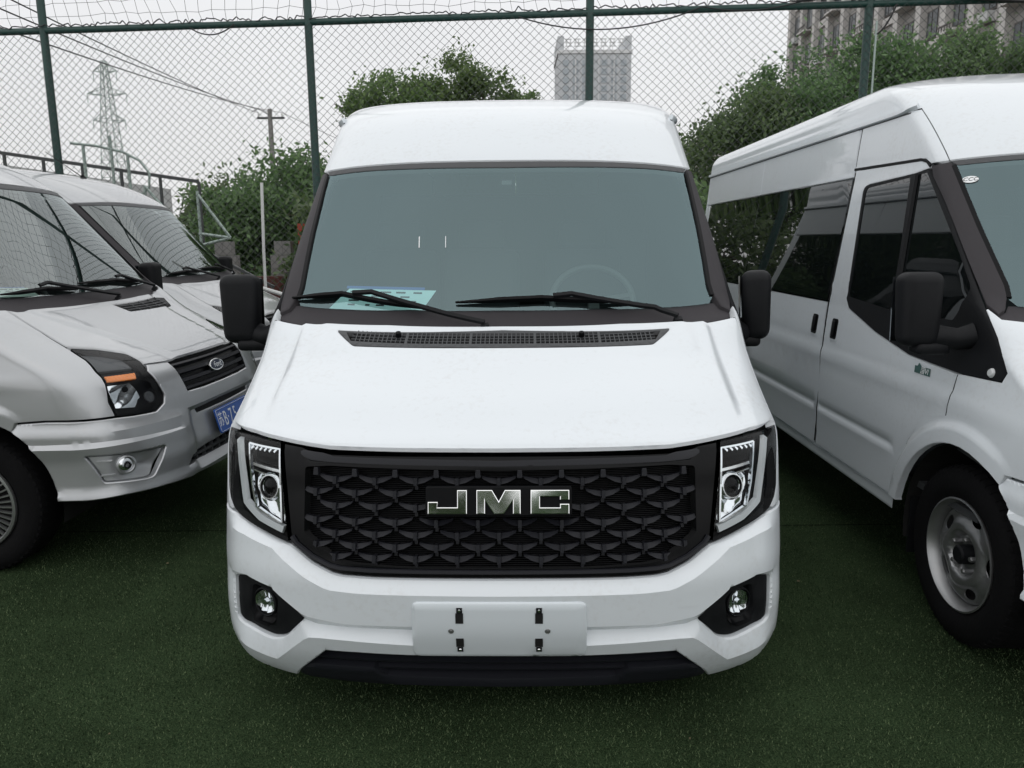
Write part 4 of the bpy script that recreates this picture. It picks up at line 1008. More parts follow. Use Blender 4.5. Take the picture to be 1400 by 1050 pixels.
    if plate:
        M = frame(fn, 0, .592, .004)
        pl = extruded('number_plate', rnd([(-.22, -.07), (.22, -.07), (.22, .07), (-.22, .07)], .012), .008, .001, M, 'plate_blue', van)
        Mt = M @ Matrix.Translation((0, 0, .0085))
        mb = MB(); pts = rnd([(-.213, -.063), (.213, -.063), (.213, .063), (-.213, .063)], .010); pts.append(pts[0])
        for a, c in zip(pts, pts[1:]): mb.bar(Mt @ Vector((a[0], a[1], 0)), Mt @ Vector((c[0], c[1], 0)), .003, .0012)
        mb.build('plate_border', 'print_white', pl)
        for ch, x, sz in (('苏', -.178, .078), ('B', -.118, .108), ('·', -.080, .10), ('7', -.044, .108), ('5', .016, .108)):
            text_mesh('plate_character', ch, sz, 'print_white', pl, Mt @ Matrix.Translation((x, -.004 if sz > .09 else 0, 0)) @ Matrix.Diagonal((.75, 1.12, 1, 1)), .0006)
    wipers(van, fn, [([(-.672, 1.381), (-.35, 1.405), (-.086, 1.393)], [(-.40, 1.412), (-.323, 1.424), (.12, 1.358), (.232, 1.340)]),
                     ([(-.042, 1.420), (.35, 1.415), (.767, 1.372)], [(.36, 1.425), (.43, 1.428), (.70, 1.356), (.78, 1.322)])])

# ------------------------------------------------------------------ ground
def quad(name, x0, x1, y0, y1, z, mat, n=1):
    return mesh_obj(name, [(x0, y0, z), (x1, y0, z), (x1, y1, z), (x0, y1, z)], [[0, 1, 2, 3]], mat)
tag(quad('ground', -1500, 1500, -300, 2500, -.004, 'earth'), kind='structure')
tag(quad('turf_pitch', -14, 14, -8, 9.6, 0, 'turf'), kind='structure')
def blades(n):
    rng = np.random.default_rng(3)
    u = rng.random(n); y = 1.15 + (u ** 1.6) * 5.2; x = (rng.random(n) - .5) * (1.75 * y + 1.2)
    h = .004 + rng.random(n) * .007; a = rng.random(n) * 6.283; wd = .0010 + rng.random(n) * .0008 + y * .0002; ln = (rng.random((n, 2)) - .5) * .012
    v = np.zeros((n, 3, 3)); v[:, 0, 0] = x - np.cos(a) * wd; v[:, 0, 1] = y - np.sin(a) * wd; v[:, 1, 0] = x + np.cos(a) * wd; v[:, 1, 1] = y + np.sin(a) * wd
    v[:, 2, 0] = x + ln[:, 0]; v[:, 2, 1] = y + ln[:, 1]; v[:, 2, 2] = h; v[:, :2, 2] = .0005
    me = bpy.data.meshes.new('turf_blades'); me.vertices.add(n * 3); me.vertices.foreach_set('co', v.ravel()); me.loops.add(n * 3); me.loops.foreach_set('vertex_index', np.arange(n * 3, dtype=np.int32))
    me.polygons.add(n); me.polygons.foreach_set('loop_start', np.arange(0, n * 3, 3, dtype=np.int32)); me.polygons.foreach_set('loop_total', np.full(n, 3, dtype=np.int32)); me.update(calc_edges=True); me.materials.append(MATS['turf_blade'])
    return link(bpy.data.objects.new('turf_blades', me))
tag(blades(420000), 'short dark green blades of artificial turf', 'grass', kind='stuff')

for q, (ya, yb) in enumerate(((4.02, 4.03), (.32, .33))):
    o = mesh_obj('turf_seam', [(-14, ya, .0035), (14, ya + .12, .0035), (14, yb + .12, .0035), (-14, yb, .0035)], [[0, 1, 2, 3]], 'turf_seam', bpy.data.objects['turf_pitch'])
def litter(n):
    mb = MB(); rr = random.Random(5)
    for k in range(n):
        y = 1.3 + rr.random() ** 1.4 * 4; x = (rr.random() - .5) * (1.4 * y + .8); a = rr.random() * 6.28; L = rr.uniform(.004, .011); w_ = L * rr.uniform(.3, .6)
        c, s_ = math.cos(a), math.sin(a); z = .009
        mb.add([(x - c * L, y - s_ * L, z), (x - s_ * w_, y + c * w_, z + rr.uniform(0, .006)), (x + c * L, y + s_ * L, z + rr.uniform(0, .006)), (x + s_ * w_, y - c * w_, z)], [[0, 3, 2, 1]])
    return mb
tag(litter(28).build('leaf_litter', 'litter'), 'scattered tiny dry leaf scraps on the artificial turf', 'litter', kind='stuff')

# ------------------------------------------------------------------ vans
WD = wheel_data()
HI, LO = BODY['high'], BODY['low']
v0 = empty('van', (-.045, 2.21, 0), R(-1.0))
tag(v0, 'white high-roof van with black honeycomb grille and blank plate panel facing the camera', 'van')
van_shell(v0, HI, 'white_paint', 'windshield_glass', 'jmc', 2.17, 2.345, 'steel', WD)
jmc_front(v0, HI); van_cabin(v0, HI, 2.33)
mirror(v0, 0, -1, .99, 0, 1.10); mirror(v0, 0, 1, 1.04, 72, 1.055)

v3 = empty('van', (2.69, 1.935, 0), R(-.5))
tag(v3, 'white van with dark side windows and steel wheels parked at the right', 'van')
SO = BODY['soft']
van_shell(v3, SO, 'white_paint', 'windshield_glass', 'ford', 2.17, 2.395, 'steel', WD)
ford_front(v3, SO, 'white_paint'); van_cabin(v3, SO, 2.38)
mirror(v3, 0, -1, 1.01, 0, 1.135); mirror(v3, 0, 1, 1.01, 0, 1.135)
# stickers on the right-hand van
M = frame(HI, -.915, 1.818, -.004); o = extruded('inspection_sticker', [(.030 * math.cos(t), .018 * math.sin(t)) for t in [2 * math.pi * k / 28 for k in range(28)]], .001, 0, M, 'print_white', v3)
text_mesh('sticker_text', 'CCC', .026, 'print_black', o, M @ Matrix.Translation((0, 0, .0015)), .0003, .2)
M = frame(HI, -1.755, 1.036, .002); o = extruded('emission_sticker', [(-.062, -.018), (.062, -.018), (.062, .014), (-.01, .014), (-.03, .026), (-.042, .012), (-.062, .012)], .001, 0, M, 'sticker_dark', v3)
text_mesh('sticker_text', '国VI', .034, 'print_white', o, M @ Matrix.Translation((.018, -.003, .0015)), .0003, .2)

v1 = empty('van', (-1.643, 4.436, 0), R(87))
van_shell(v1, LO, 'silver_paint', 'silver_windshield', 'ford', 2.07, 2.222, 'trim', WD)
ford_front(v1, LO, 'silver_paint', True); van_cabin(v1, LO, 2.21)
for sg in (1, -1): mirror(v1, 0, sg, 1.01, 0, 1.10)
mb = MB().tube([(0, 1.80, 2.15), (0, 1.82, 2.185)], [.022, .016], 10).tube([(0, 1.815, 2.17), (0, 2.12, 2.39)], [.004, .003], 6); mb.build('roof_aerial', 'satin_black', v1, True)
v2 = copy_tree(v1); v2.location = (-1.97, 7.02, 0); v2.rotation_euler = (0, 0, R(90))
tag(v1, 'silver van with blue number plate and amber indicator in the left foreground', 'van', 'silver vans parked along the left')
tag(v2, 'silver van farther back at the left with roof aerial, partly hidden by the nearer one', 'van', 'silver vans parked along the left')
for ch in list(v2.children):
    if ch.name.startswith('number_plate'):
        for c in list(ch.children): bpy.data.objects.remove(c)
        bpy.data.objects.remove(ch)

# sheets of paper standing behind the glass
def sheet(name, fn, poly, van, mat, label, rows, rz):
    par = empty(name + '_', (0, 0, 0)) if False else None
    pts = [Vector(fn(s, v)) - normal_of(fn, s, v) * .045 for s, v in poly]
    c = sum(pts, Vector()) / 4; X = (pts[1] - pts[0]).normalized(); Y = (pts[0] - pts[3]); Y = (Y - X * Y.dot(X)).normalized(); N = X.cross(Y)
    W = van.matrix_basis
    M = Matrix((X, Y, N)).transposed().to_4x4(); M.translation = c
    o = MB().prism([((M.inverted() @ p).x, (M.inverted() @ p).y) for p in pts], lambda p: (p[0], p[1], 0), lambda p: (p[0], p[1], -.0008)).build(name, mat)
    o.matrix_world = W @ M
    w_ = (pts[1] - pts[0]).length; h_ = (pts[0] - pts[3]).length
    hb = MB().box((.0, h_ * .44, .0006), (w_ * .9, h_ * .10, .0006)); hb.build('header_band', 'plate_blue', o)
    for i in range(rows):
        ln = MB(); x = -w_ * .40
        while x < w_ * .34:
            L = random.uniform(.015, .05); ln.box((x + L / 2, h_ * (.28 - i * .16), .0007), (L, h_ * .055, .0006)); x += L + random.uniform(.008, .05)
        ln.build('print_line', 'print_black', o)
    tag(o, label, 'paper')
    return o
sheet('paper_sheet', HI, [(-.672, 1.458), (-.288, 1.464), (-.341, 1.400), (-.755, 1.376)], v0, 'paper_blue', 'pale blue printed sheet of paper behind the windscreen of the middle white van', 4, 0)
sheet('paper_sheet', LO, [(-.75, 1.435), (-.386, 1.439), (-.341, 1.400), (-.80, 1.388)], v1, 'paper_green', 'pale green sheet of paper behind the windscreen of the nearer silver van', 2, 0)

# ------------------------------------------------------------------ chain-link fence of the pitch
FA, FB = Vector((-9.4, 9.29, 0)), Vector((7.2, 8.24, 0))
FD = (FB - FA); FL = FD.length; FD.normalize(); FN = Vector((-FD.y, FD.x, 0)); FTILT = math.tan(R(.35))
def fp(a, z, o=0.0):
    p = FA + FD * a + FN * o; return Vector((p.x - FTILT * 0, p.y, z + FTILT * p.x))
fence = empty('chain_link_fence', FA)
def fl(p): return Vector(p) - FA
for px in (-8.02, -5.12, -2.16, .85, 3.70, 6.55):
    a = (Vector((px, 0, 0)) - FA).dot(FD) / 1.0
    a = (px - FA.x) / FD.x
    MB().tube([fl(fp(a, -.02)), fl(fp(a, 3.0)), fl(fp(a, 6.9))], .043, 14).build('post', 'fence_green', fence, True)
for z in (3.93, .08, 6.75, 2.0):
    if z == 2.0: continue
    MB().tube([fl(fp(0, z, -.0)), fl(fp(FL / 2, z)), fl(fp(FL, z))], .036, 12).build('rail', 'fence_green', fence, True)
def wires(name, P, E, r, mat, parent):
    P = np.array(P); E = np.array(E); A = P[E[:, 0]]; B = P[E[:, 1]]; T = B - A; T /= np.linalg.norm(T, axis=1)[:, None]
    U = np.cross(T, np.tile(np.array([FN.x, FN.y, .01]), (len(T), 1))); U /= np.linalg.norm(U, axis=1)[:, None]; V = np.cross(T, U)
    V3 = np.zeros((len(E), 6, 3))
    for k in range(3):
        c, s_ = math.cos(2.0944 * k), math.sin(2.0944 * k); o = (U * c + V * s_) * r; V3[:, k] = A + o; V3[:, 3 + k] = B + o
    n = len(E); base = (np.arange(n) * 6)[:, None]
    F = np.concatenate([base + np.array([[k, (k + 1) % 3, 3 + (k + 1) % 3, 3 + k]]) for k in range(3)], 0).astype(np.int32)
    me = bpy.data.meshes.new(name); me.vertices.add(n * 6); me.vertices.foreach_set('co', V3.ravel()); me.loops.add(F.size); me.loops.foreach_set('vertex_index', F.ravel())
    me.polygons.add(len(F)); me.polygons.foreach_set('loop_start', np.arange(0, F.size, 4, dtype=np.int32)); me.polygons.foreach_set('loop_total', np.full(len(F), 4, dtype=np.int32)); me.update(calc_edges=True); me.materials.append(MATS[mat])
    me.polygons.foreach_set('use_smooth', [True] * len(me.polygons))
    return link(bpy.data.objects.new(name, me), parent)
def chain():
    P = []; E = []; idx = {}; HA, HZ = .0455, .0435; nc = int(FL / HA); nr = int((3.92 - .08) / HZ)
    for i in range(nc + 1):
        for j in range(nr + 1):
            if (i + j) % 2 == 0:
                a = i * HA; z = .08 + j * HZ
                wob = .010 * math.sin(a * 2.1 + z * 1.3) + .007 * math.sin(a * 5.3 - z * 2.2)
                idx[i, j] = len(P); p = fp(a + random.gauss(0, .0022) + wob, z + random.gauss(0, .0022) + wob * .6, -.046 + .012 * math.sin(a * 1.7) * math.sin(z * 2)); P.append(tuple(fl(p)))
    for (i, j), k in idx.items():
        for dj in (1, -1):
            q = idx.get((i + 1, j + dj))
            if q is not None: E.append((k, q))
    tag(wires('mesh_wires', P, E, .0026, 'wire', fence), kind='stuff')
chain()
def net():
    P = []; E = []; idx = {}; da, dz = .135, .12; nc = int(FL / da); nr = int((6.75 - 3.95) / dz)
    for i in range(nc + 1):
        for j in range(nr + 1):
            a = i * da; z = 3.96 + j * dz; sg = .05 * math.sin(a * 1.1) + .03 * math.sin(a * 2.7 + j) ; sag = -.05 * abs(math.sin(a * .9)) * (j / nr)
            idx[i, j] = len(P); P.append(tuple(fl(fp(a + sg * (j ** .5) * .6 + random.gauss(0, .010), z + sag + random.gauss(0, .010), .03 + .15 * math.sin(a * .8) * math.sin(j * .4)))))
    for (i, j), k in idx.items():
        for q in ((i + 1, j), (i, j + 1)):
            if q in idx: E.append((k, idx[q]))
    tag(wires('upper_net', P, E, .0024, 'net_black', fence), kind='stuff')
    P = []; E = []; a = 0
    while a < FL:
        P.append(tuple(fl(fp(a, 3.972 + random.gauss(0, .012), -.03 + random.gauss(0, .012))))); a += .035
    E = [(i, i + 1) for i in range(len(P) - 1)]
    tag(wires('net_lacing', P, E, .007, 'net_black', fence), kind='stuff')
net()
tag(fence, 'tall green chain-link fence with netting above, running behind the parked vans', 'fence')
def sagline(name, pts, r, mat, label, cat, n=16, parent=None):
    out = []
    for (a, b_, s_) in pts:
        a, b_ = Vector(a), Vector(b_)
        for k in range(n + 1):
            t = k / n; p = a.lerp(b_, t); p.z -= s_ * 4 * t * (1 - t); out.append(p)
    o = MB().tube(out, r, 6).build(name, mat, parent, True)
    if label: tag(o, label, cat)
    return o
A_ = lambda px: (px - FA.x) / FD.x
sagline('cable', [(fp(A_(.1), 3.90, -.06), fp(A_(2.0), 3.94, -.06), .17), (fp(A_(2.0), 3.94, -.06), fp(A_(3.0), 3.96, -.06), .06)], .007, 'cable_black', 'thin black cable drooping below the fence rail at the middle post', 'cable')
sagline('cable', [(fp(A_(-3.45), 3.90, -.06), fp(A_(-2.95), 3.92, -.06), .09)], .007, 'cable_black', 'short black cable loop hanging below the fence rail at the left', 'cable')
sagline('cable', [(fp(A_(2.95), 3.96, -.06), fp(A_(4.2), 3.98, -.06), -.03), (fp(A_(4.2), 3.98, -.06), fp(A_(7.0), 3.78, -.06), .02)], .014, 'cable_black', 'thick black cable lying along the fence rail at the right', 'cable')
sagline('drain_pipe', [(fp(A_(3.77), 3.75, -.05), fp(A_(3.77), .1, -.05), 0)], .011, 'galv', 'thin grey pipe clipped to the fence post at the right', 'pipe')
sagline('cable', [(fp(A_(3.77), 3.62, -.05), fp(A_(3.95), 3.90, -.06), .05)], .010, 'cable_black', 'black cable curving from the grey pipe up to the rail', 'cable')
# white rope-wrapped pole, leaning bar and stay wire behind the middle van's left mirror
o = MB().tube([(-2.62, 8.2, .0), (-2.60, 8.2, 1.5), (-2.36, 8.2, 2.22)][:2] + [(-2.575, 8.2, 2.20)], .016, 8).build('marker_pole', 'pole_white', None, True); tag(o, 'thin white upright pole left of the middle van', 'pole')
o = MB().tube([(-3.35, 8.05, 1.36), (-2.30, 8.05, 1.03)], .022, 8).build('loose_bar', 'pole_white', None, True)
MB().tube([(-3.35, 8.05, 0), (-3.35, 8.05, 1.36)], .018, 8).build('bar_support', 'galv', o, True); MB().tube([(-2.30, 8.05, 0), (-2.30, 8.05, 1.03)], .018, 8).build('bar_support', 'galv', o, True)
tag(o, 'white slanting bar behind the left door mirror of the middle van', 'bar')

# ------------------------------------------------------------------ behind the fence
def tree(name, label, base, h, crown, n, leaf, size, seed, group='trees behind the fence'):
    """trunk, limbs and a crown of leaf clumps; crown = list of (x, y, z, rx, ry, rz) blobs relative to the base"""
    rng = np.random.default_rng(seed); rr = random.Random(seed)
    t = empty(name, base); tr = MB(); top = Vector((crown[0][0], crown[0][1], crown[0][2]))
    mid = Vector((rr.uniform(-.15, .15), rr.uniform(-.15, .15), h * .35))
    tr.tube([(0, 0, -.05), mid * .5, mid, mid.lerp(top, .6), top], [h * .032, h * .026, h * .022, h * .014, h * .006], 9)
    for c in crown:
        e_ = Vector(c[:3]); st = mid.lerp(top, rr.uniform(0, .5)); m_ = st.lerp(e_, .5) + Vector((0, 0, .15 * h * .2)); tr.tube([st, m_, e_], [h * .013, h * .009, h * .004], 6)
        for q in range(5):
            d = Vector((rr.gauss(0, 1) * c[3], rr.gauss(0, 1) * c[4], rr.gauss(0, .8) * c[5])) * .55; tr.tube([m_.lerp(e_, .6), e_ + d * .5, e_ + d], [h * .005, h * .004, h * .002], 5)
    tr.build('trunk', 'bark', t, True)
    vol = np.array([c[3] * c[4] * c[5] for c in crown]) ** .7; vol /= vol.sum(); pos = []
    for c, f in zip(crown, vol):
        k = max(12, int(26 * f * len(crown))); m = int(n * f)
        d = rng.normal(size=(k, 3)); d /= np.linalg.norm(d, axis=1)[:, None]; rad = .55 + .45 * rng.random(k) ** .6
        cc = d * rad[:, None] * np.array([c[3], c[4], c[5]]) + np.array(c[:3])
        w_ = rng.integers(0, k, m); cs = (.16 + .16 * rng.random(k)) * (c[3] * c[4] * c[5]) ** (1 / 3)
        p = cc[w_] + rng.normal(size=(m, 3)) * cs[w_][:, None] * np.array([1, 1, .75]); pos.append(p)
    p = np.vstack(pos); p = p[p[:, 2] > .2]; m = len(p)
    a = rng.normal(size=(m, 3)); a /= np.linalg.norm(a, axis=1)[:, None]; b_ = np.cross(a, rng.normal(size=(m, 3))); b_ /= np.linalg.norm(b_, axis=1)[:, None]
    L = size * (.6 + .8 * rng.random(m))[:, None]; q = np.stack([p - a * L, p + b_ * L * .5, p + a * L, p - b_ * L * .5], 1)
    me = bpy.data.meshes.new('crown'); me.vertices.add(m * 4); me.vertices.foreach_set('co', q.ravel()); me.loops.add(m * 4); me.loops.foreach_set('vertex_index', np.arange(m * 4, dtype=np.int32))
    me.polygons.add(m); me.polygons.foreach_set('loop_start', np.arange(0, m * 4, 4, dtype=np.int32)); me.polygons.foreach_set('loop_total', np.full(m, 4, dtype=np.int32)); me.update(calc_edges=True); me.materials.append(MATS[leaf])
    link(bpy.data.objects.new('crown', me), t)
    tag(t, label, 'tree', group)
tree('broadleaf_tree', 'broad green tree beside the utility pole, left of the middle van', (-4.75, 16.5, 0), 4.2, [(.1, 0, 2.5, 1.2, 1.1, .85), (-.9, .2, 1.8, 1.0, 1.0, .8), (.9, 0, 2.0, 1.0, 1.0, 1.0), (.72, .3, 3.15, .50, .5, .45), (-.1, -.2, 1.2, 1.5, 1.1, .9), (-1.55, 0, 2.2, .45, .5, .5)], 28900, 'leaf_dark', 0.061, 1)
tree('broadleaf_tree', 'low leafy tree at the far left behind the steel frame', (-6.9, 20, 0), 3.5, [(0, 0, 2.3, 1.3, 1.1, .7), (1.0, 0, 1.8, 1.0, .9, .8), (-1.0, .3, 1.7, .9, .9, .8)], 13600, 'leaf_dark', 0.065, 2)
tree('broadleaf_tree', 'rounded green treetop showing above the left of the middle van roof', (-3.25, 22.5, 0), 5.6, [(0, 0, 5.3, 1.1, 1.1, .8), (-.85, 0, 5.0, .55, .8, .6), (.8, .2, 5.1, .8, .8, .8), (.2, 0, 3.9, 1.2, 1.2, .8)], 22100, 'leaf_mid', 0.061, 3)
tree('broadleaf_tree', 'taller green treetop showing above the centre of the middle van roof', (-1.35, 23, 0), 6.3, [(-.15, 0, 6.0, .75, .8, .75), (.65, 0, 5.5, .8, .8, .7), (-.8, 0, 5.4, .9, .8, .7), (0, 0, 4.4, 1.4, 1.2, .9)], 18700, 'leaf_mid', 0.061, 4)
tree('broadleaf_tree', 'small tree crown just left of the grey tower', (.45, 24, 0), 5.4, [(0, 0, 5.1, .7, .8, .7), (-.8, 0, 5.0, .6, .7, .6), (0, 0, 4.2, .9, .9, .8)], 10200, 'leaf_mid', 0.061, 5)
tree('broadleaf_tree', 'dark green tree seen between the middle and right-hand vans', (4.35, 14.6, 0), 3.9, [(-.45, 0, 3.0, .8, .8, .8), (.2, .2, 3.4, .9, .9, .75), (-.3, 0, 1.9, 1.1, .9, .8), (.6, 0, 2.3, 1.1, .9, .9)], 28900, 'leaf_dark', 0.045, 6)
tree('broadleaf_tree', 'dense green tree behind the fence post above the right-hand van', (6.3, 15.2, 0), 4.6, [(-.8, 0, 4.0, 1.0, .9, .85), (.3, .2, 4.6, 1.1, .9, .7), (0, 0, 3.2, 1.6, 1.2, 1.1), (1.0, 0, 4.1, 1.0, .9, .9)], 34000, 'leaf_dark', 0.045, 7)
tree('broadleaf_tree', 'dense green tree at the right edge below the apartment block', (8.9, 15.4, 0), 4.6, [(-.7, 0, 4.5, 1.1, .9, .75), (.3, .2, 4.7, 1.0, .9, .6), (0, 0, 3.5, 1.7, 1.2, 1.1), (1.2, 0, 4.5, 1.0, .9, .7)], 34000, 'leaf_dark', 0.045, 8)
tree('broadleaf_tree', 'green tree filling the far right corner behind the fence', (11.6, 15.8, 0), 4.6, [(-.6, 0, 4.5, 1.1, .9, .7), (.5, .2, 4.3, 1.0, .9, .75), (0, 0, 3.3, 1.7, 1.2, 1.1)], 20400, 'leaf_dark', 0.047, 9)

for k, (x, lb) in enumerate(((-2.3, 'left'), (.2, 'middle'), (2.4, 'right'))):
    tree('leafy_shrub', 'leafy shrub behind the fence hidden by the middle van, %s of the three' % lb, (x, 13.1, 0), 2.4, [(0, 0, 1.9, 1.1, .8, .6), (-.6, 0, 1.0, .9, .7, .7), (.6, 0, 1.0, .9, .7, .7)], 9000, 'leaf_dark', .07, 40 + k, 'shrubs behind the fence')
# railing on a raised walk, left
rl = empty('railing', (-8.9, 12, 0))
def rp(x, y, z): return Vector((x + 8.9, y - 12, z))
ra, rb = Vector((-8.9, 12, 3.14)), Vector((-4.72, 12, 2.51))
def lerp3(t, dz=0): p = ra.lerp(rb, t); return rp(p.x, p.y, p.z + dz)
MB().bar(lerp3(0), lerp3(1), .04, .05).build('top_rail', 'dark_steel', rl)
for k in range(8):
    t = .03 + .97 * k / 7; MB().bar(lerp3(t), lerp3(t, -2.4 + .3 * t), .035).build('rail_post', 'dark_steel', rl)
MB().bar(rp(-5.8, 11.9, 2.12), rp(-5.25, 11.9, 2.10), .05).build('lower_rail', 'dark_steel', rl); MB().bar(rp(-5.25, 11.9, 2.10), rp(-5.25, 11.9, .1), .05).build('rail_post', 'dark_steel', rl); MB().bar(rp(-5.25, 11.9, 1.78), rp(-3.5, 11.4, .95), .04).build('stair_rail', 'dark_steel', rl)
tag(rl, 'dark steel railing of a raised walk behind the fence at the left', 'railing')
o = MB().prism([(-9.6, 0), (-5.45, 0), (-5.45, 2.45), (-9.6, 3.08)], lambda p: (p[0], 12.5, p[1]), lambda p: (p[0], 12.7, p[1])).build('walk_wall', 'pale_wall'); tag(o, 'pale grey wall of the raised walk behind the silver vans', 'wall')
# curved hoop of pipes
hp = empty('pipe_hoop', (-5.9, 11, 0)); q = lambda x, z, y=11: Vector((x + 5.9, y - 11, z))
MB().tube([q(-6.05, 2.96), q(-5.7, 2.92), q(-5.35, 2.84), q(-5.12, 2.72), q(-5.0, 2.55), q(-5.02, 2.36), q(-5.16, 2.24)], .018, 8).build('hoop', 'galv', hp, True)
for x, z in ((-5.88, 2.94), (-5.50, 3.05), (-5.28, 2.82)): MB().tube([q(x, 0), q(x, z)], .022, 8).build('upright', 'galv', hp, True)
tag(hp, 'curved steel pipe hoop on three uprights behind the left fence post', 'frame')
# pale green steel frame (goal-like) left of the middle van
gf = empty('steel_frame', (-4.6, 10.6, 0)); q = lambda x, z, y=10.6: Vector((x + 4.6, y - 10.6, z))
for a, b_ in (((-4.20, .0), (-4.20, 2.28)), ((-4.20, 2.24), (-3.80, 1.66)), ((-3.80, 1.66), (-4.30, 1.54)), ((-4.30, 1.54), (-4.75, 1.54)), ((-4.9, 2.35), (-3.85, 1.06)), ((-3.80, 1.66), (-4.22, 1.72)), ((-4.45, 1.62), (-3.95, .98)), ((-4.9, 0), (-4.9, 2.35)), ((-3.85, 0), (-3.85, 1.06)), ((-4.75, 0), (-4.75, 1.54))):
    MB().tube([q(*a), q(*b_)], .020, 8).build('frame_tube', 'galv', gf, True)
tag(gf, 'pale green welded steel tube frame behind the fence at the left', 'frame')
# stepped block walls
def steps(x0, label, flip):
    t = empty('stepped_wall', (x0, 13.2, 0))
    blk = None
    for row, (a, b_) in enumerate(((0, 5), (0, 5), (0, 5), (0, 5), (0.5, 4), (0.5, 4), (1, 3))):
        for k in range(int(b_ - a)):
            xx = (a + k) * .14; xx = .7 - xx if flip else xx
            c = MB().box((0, 0, 0), (.136, .20, .226)).build('block', 'concrete', t) if blk is None else bpy.data.objects.new('block', blk)
            if blk is None: blk = c.data
            else: link(c, t)
            c.location = (xx, random.uniform(-.006, .006), .115 + row * .232)
    tag(t, label, 'wall', 'stepped block walls')
steps(-5.05, 'stepped grey block wall below the steel frame', False); steps(-4.05, 'stepped grey block wall beside the windscreen pillar of the middle van', False)
o = MB().box((-3.9, 13.0, .52), (2.6, .2, 1.04)).build('brick_parapet', 'red_brick'); tag(o, 'low dark red brick parapet behind the left door mirror of the middle van', 'wall')
o = MB().box((-3.55, 13.4, 1.70), (.16, .12, .42)).box((-3.55, 13.4, .75), (.04, .04, 1.5)).build('red_box', 'red_paint'); tag(o, 'small orange-red box on a post beside the windscreen pillar', 'box')
# utility pole and wires
up = empty('utility_pole', (-11.95, 40, 0)); MB().tube([(0, 0, 0), (.02, 0, 8.15)], [.17, .11], 12).build('pole', 'concrete', up, True)
MB().box((.06, 0, 7.72), (1.35, .10, .09)).build('crossarm', 'dark_steel', up)
for x in (-.55, .10, .62): MB().lathe([(0, .0), (.05, .0), (.05, .08), (.03, .10), (.05, .16), (0, .22)], 10, Matrix.Translation((x, 0, 7.75)) @ Matrix.Rotation(R(-90), 4, 'Y')).build('insulator', 'pole_white', up, True)
MB().tube([(-.9, 0, 8.0), (-.55, 0, 8.18), (-.1, 0, 7.9)], .02, 6).build('wire_loop', 'cable_black', up, True)
tag(up, 'concrete utility pole with a crossarm above the left tree', 'pole')
for k, (a, e_, s_, lb) in enumerate((((-12.5, 40, 7.97), (-7.75, 12, 5.35), .12, 'upper overhead wire running from the utility pole to the upper left'), ((-11.85, 40, 7.97), (-7.75, 12, 5.12), .16, 'middle overhead wire running from the utility pole to the upper left'), ((-11.3, 40, 7.97), (-7.75, 12, 4.82), .18, 'lowest overhead wire running from the utility pole to the left edge'), ((-11.3, 40, 7.97), (-6.5, 52, 6.4), .15, 'overhead wire leaving the utility pole towards the middle van'))):
    sagline('overhead_wire', [(a, e_, s_)], .012, 'cable_black', lb, 'wire')
# lattice pylon, far
py = empty('lattice_pylon', (-59.8, 120, 0)); lat = {}
def lg(z): return max(.30, 1.75 * (1 - z / 29.0) ** .9 + .22)
zs = [0, 3, 6, 9, 11.5, 14, 16.2, 18.2, 20, 21.7, 23.2, 24.6, 25.9, 27.1, 28.2]
legs = MB(); br = MB()
for sx in (-1, 1):
    for sy in (-1, 1):
        for z0, z1 in zip(zs, zs[1:]): legs.bar((sx * lg(z0), sy * lg(z0), z0), (sx * lg(z1), sy * lg(z1), z1), .09)
for z0, z1 in zip(zs, zs[1:]):
    a, b_ = lg(z0), lg(z1)
    for sy in (-1, 1):
        br.bar((-a, sy * a, z0), (b_, sy * b_, z1), .045); br.bar((a, sy * a, z0), (-b_, sy * b_, z1), .045); br.bar((-b_, sy * b_, z1), (b_, sy * b_, z1), .07)
        br.bar((sy * a, -a, z0), (sy * b_, b_, z1), .045); br.bar((sy * a, a, z0), (sy * b_, -b_, z1), .07)
legs.build('tower_legs', 'galv', py); br.build('bracing', 'galv', py)
for z, L in ((26.6, 1.7), (23.4, 2.9), (19.6, 2.4)):
    m_ = MB()
    for sx in (-1, 1):
        for sy in (-1, 1): m_.bar((sx * lg(z), sy * lg(z), z), (sx * L, 0, z + .25), .10); m_.bar((sx * lg(z + 1), sy * lg(z + 1), z + 1.1), (sx * L, 0, z + .25), .08)
        for t in (.35, .65): m_.bar((sx * (lg(z) + (L - lg(z)) * t), 0, z + .1), (sx * (lg(z) + (L - lg(z)) * t), 0, z + 1.1 * (1 - t) + .25 * t), .06)
        m_.tube([(sx * L, 0, z + .2), (sx * L, 0, z - 1.1)], .06, 5)
    m_.build('crossarm', 'galv', py)
tag(py, 'distant lattice electricity pylon at the upper left', 'pylon')
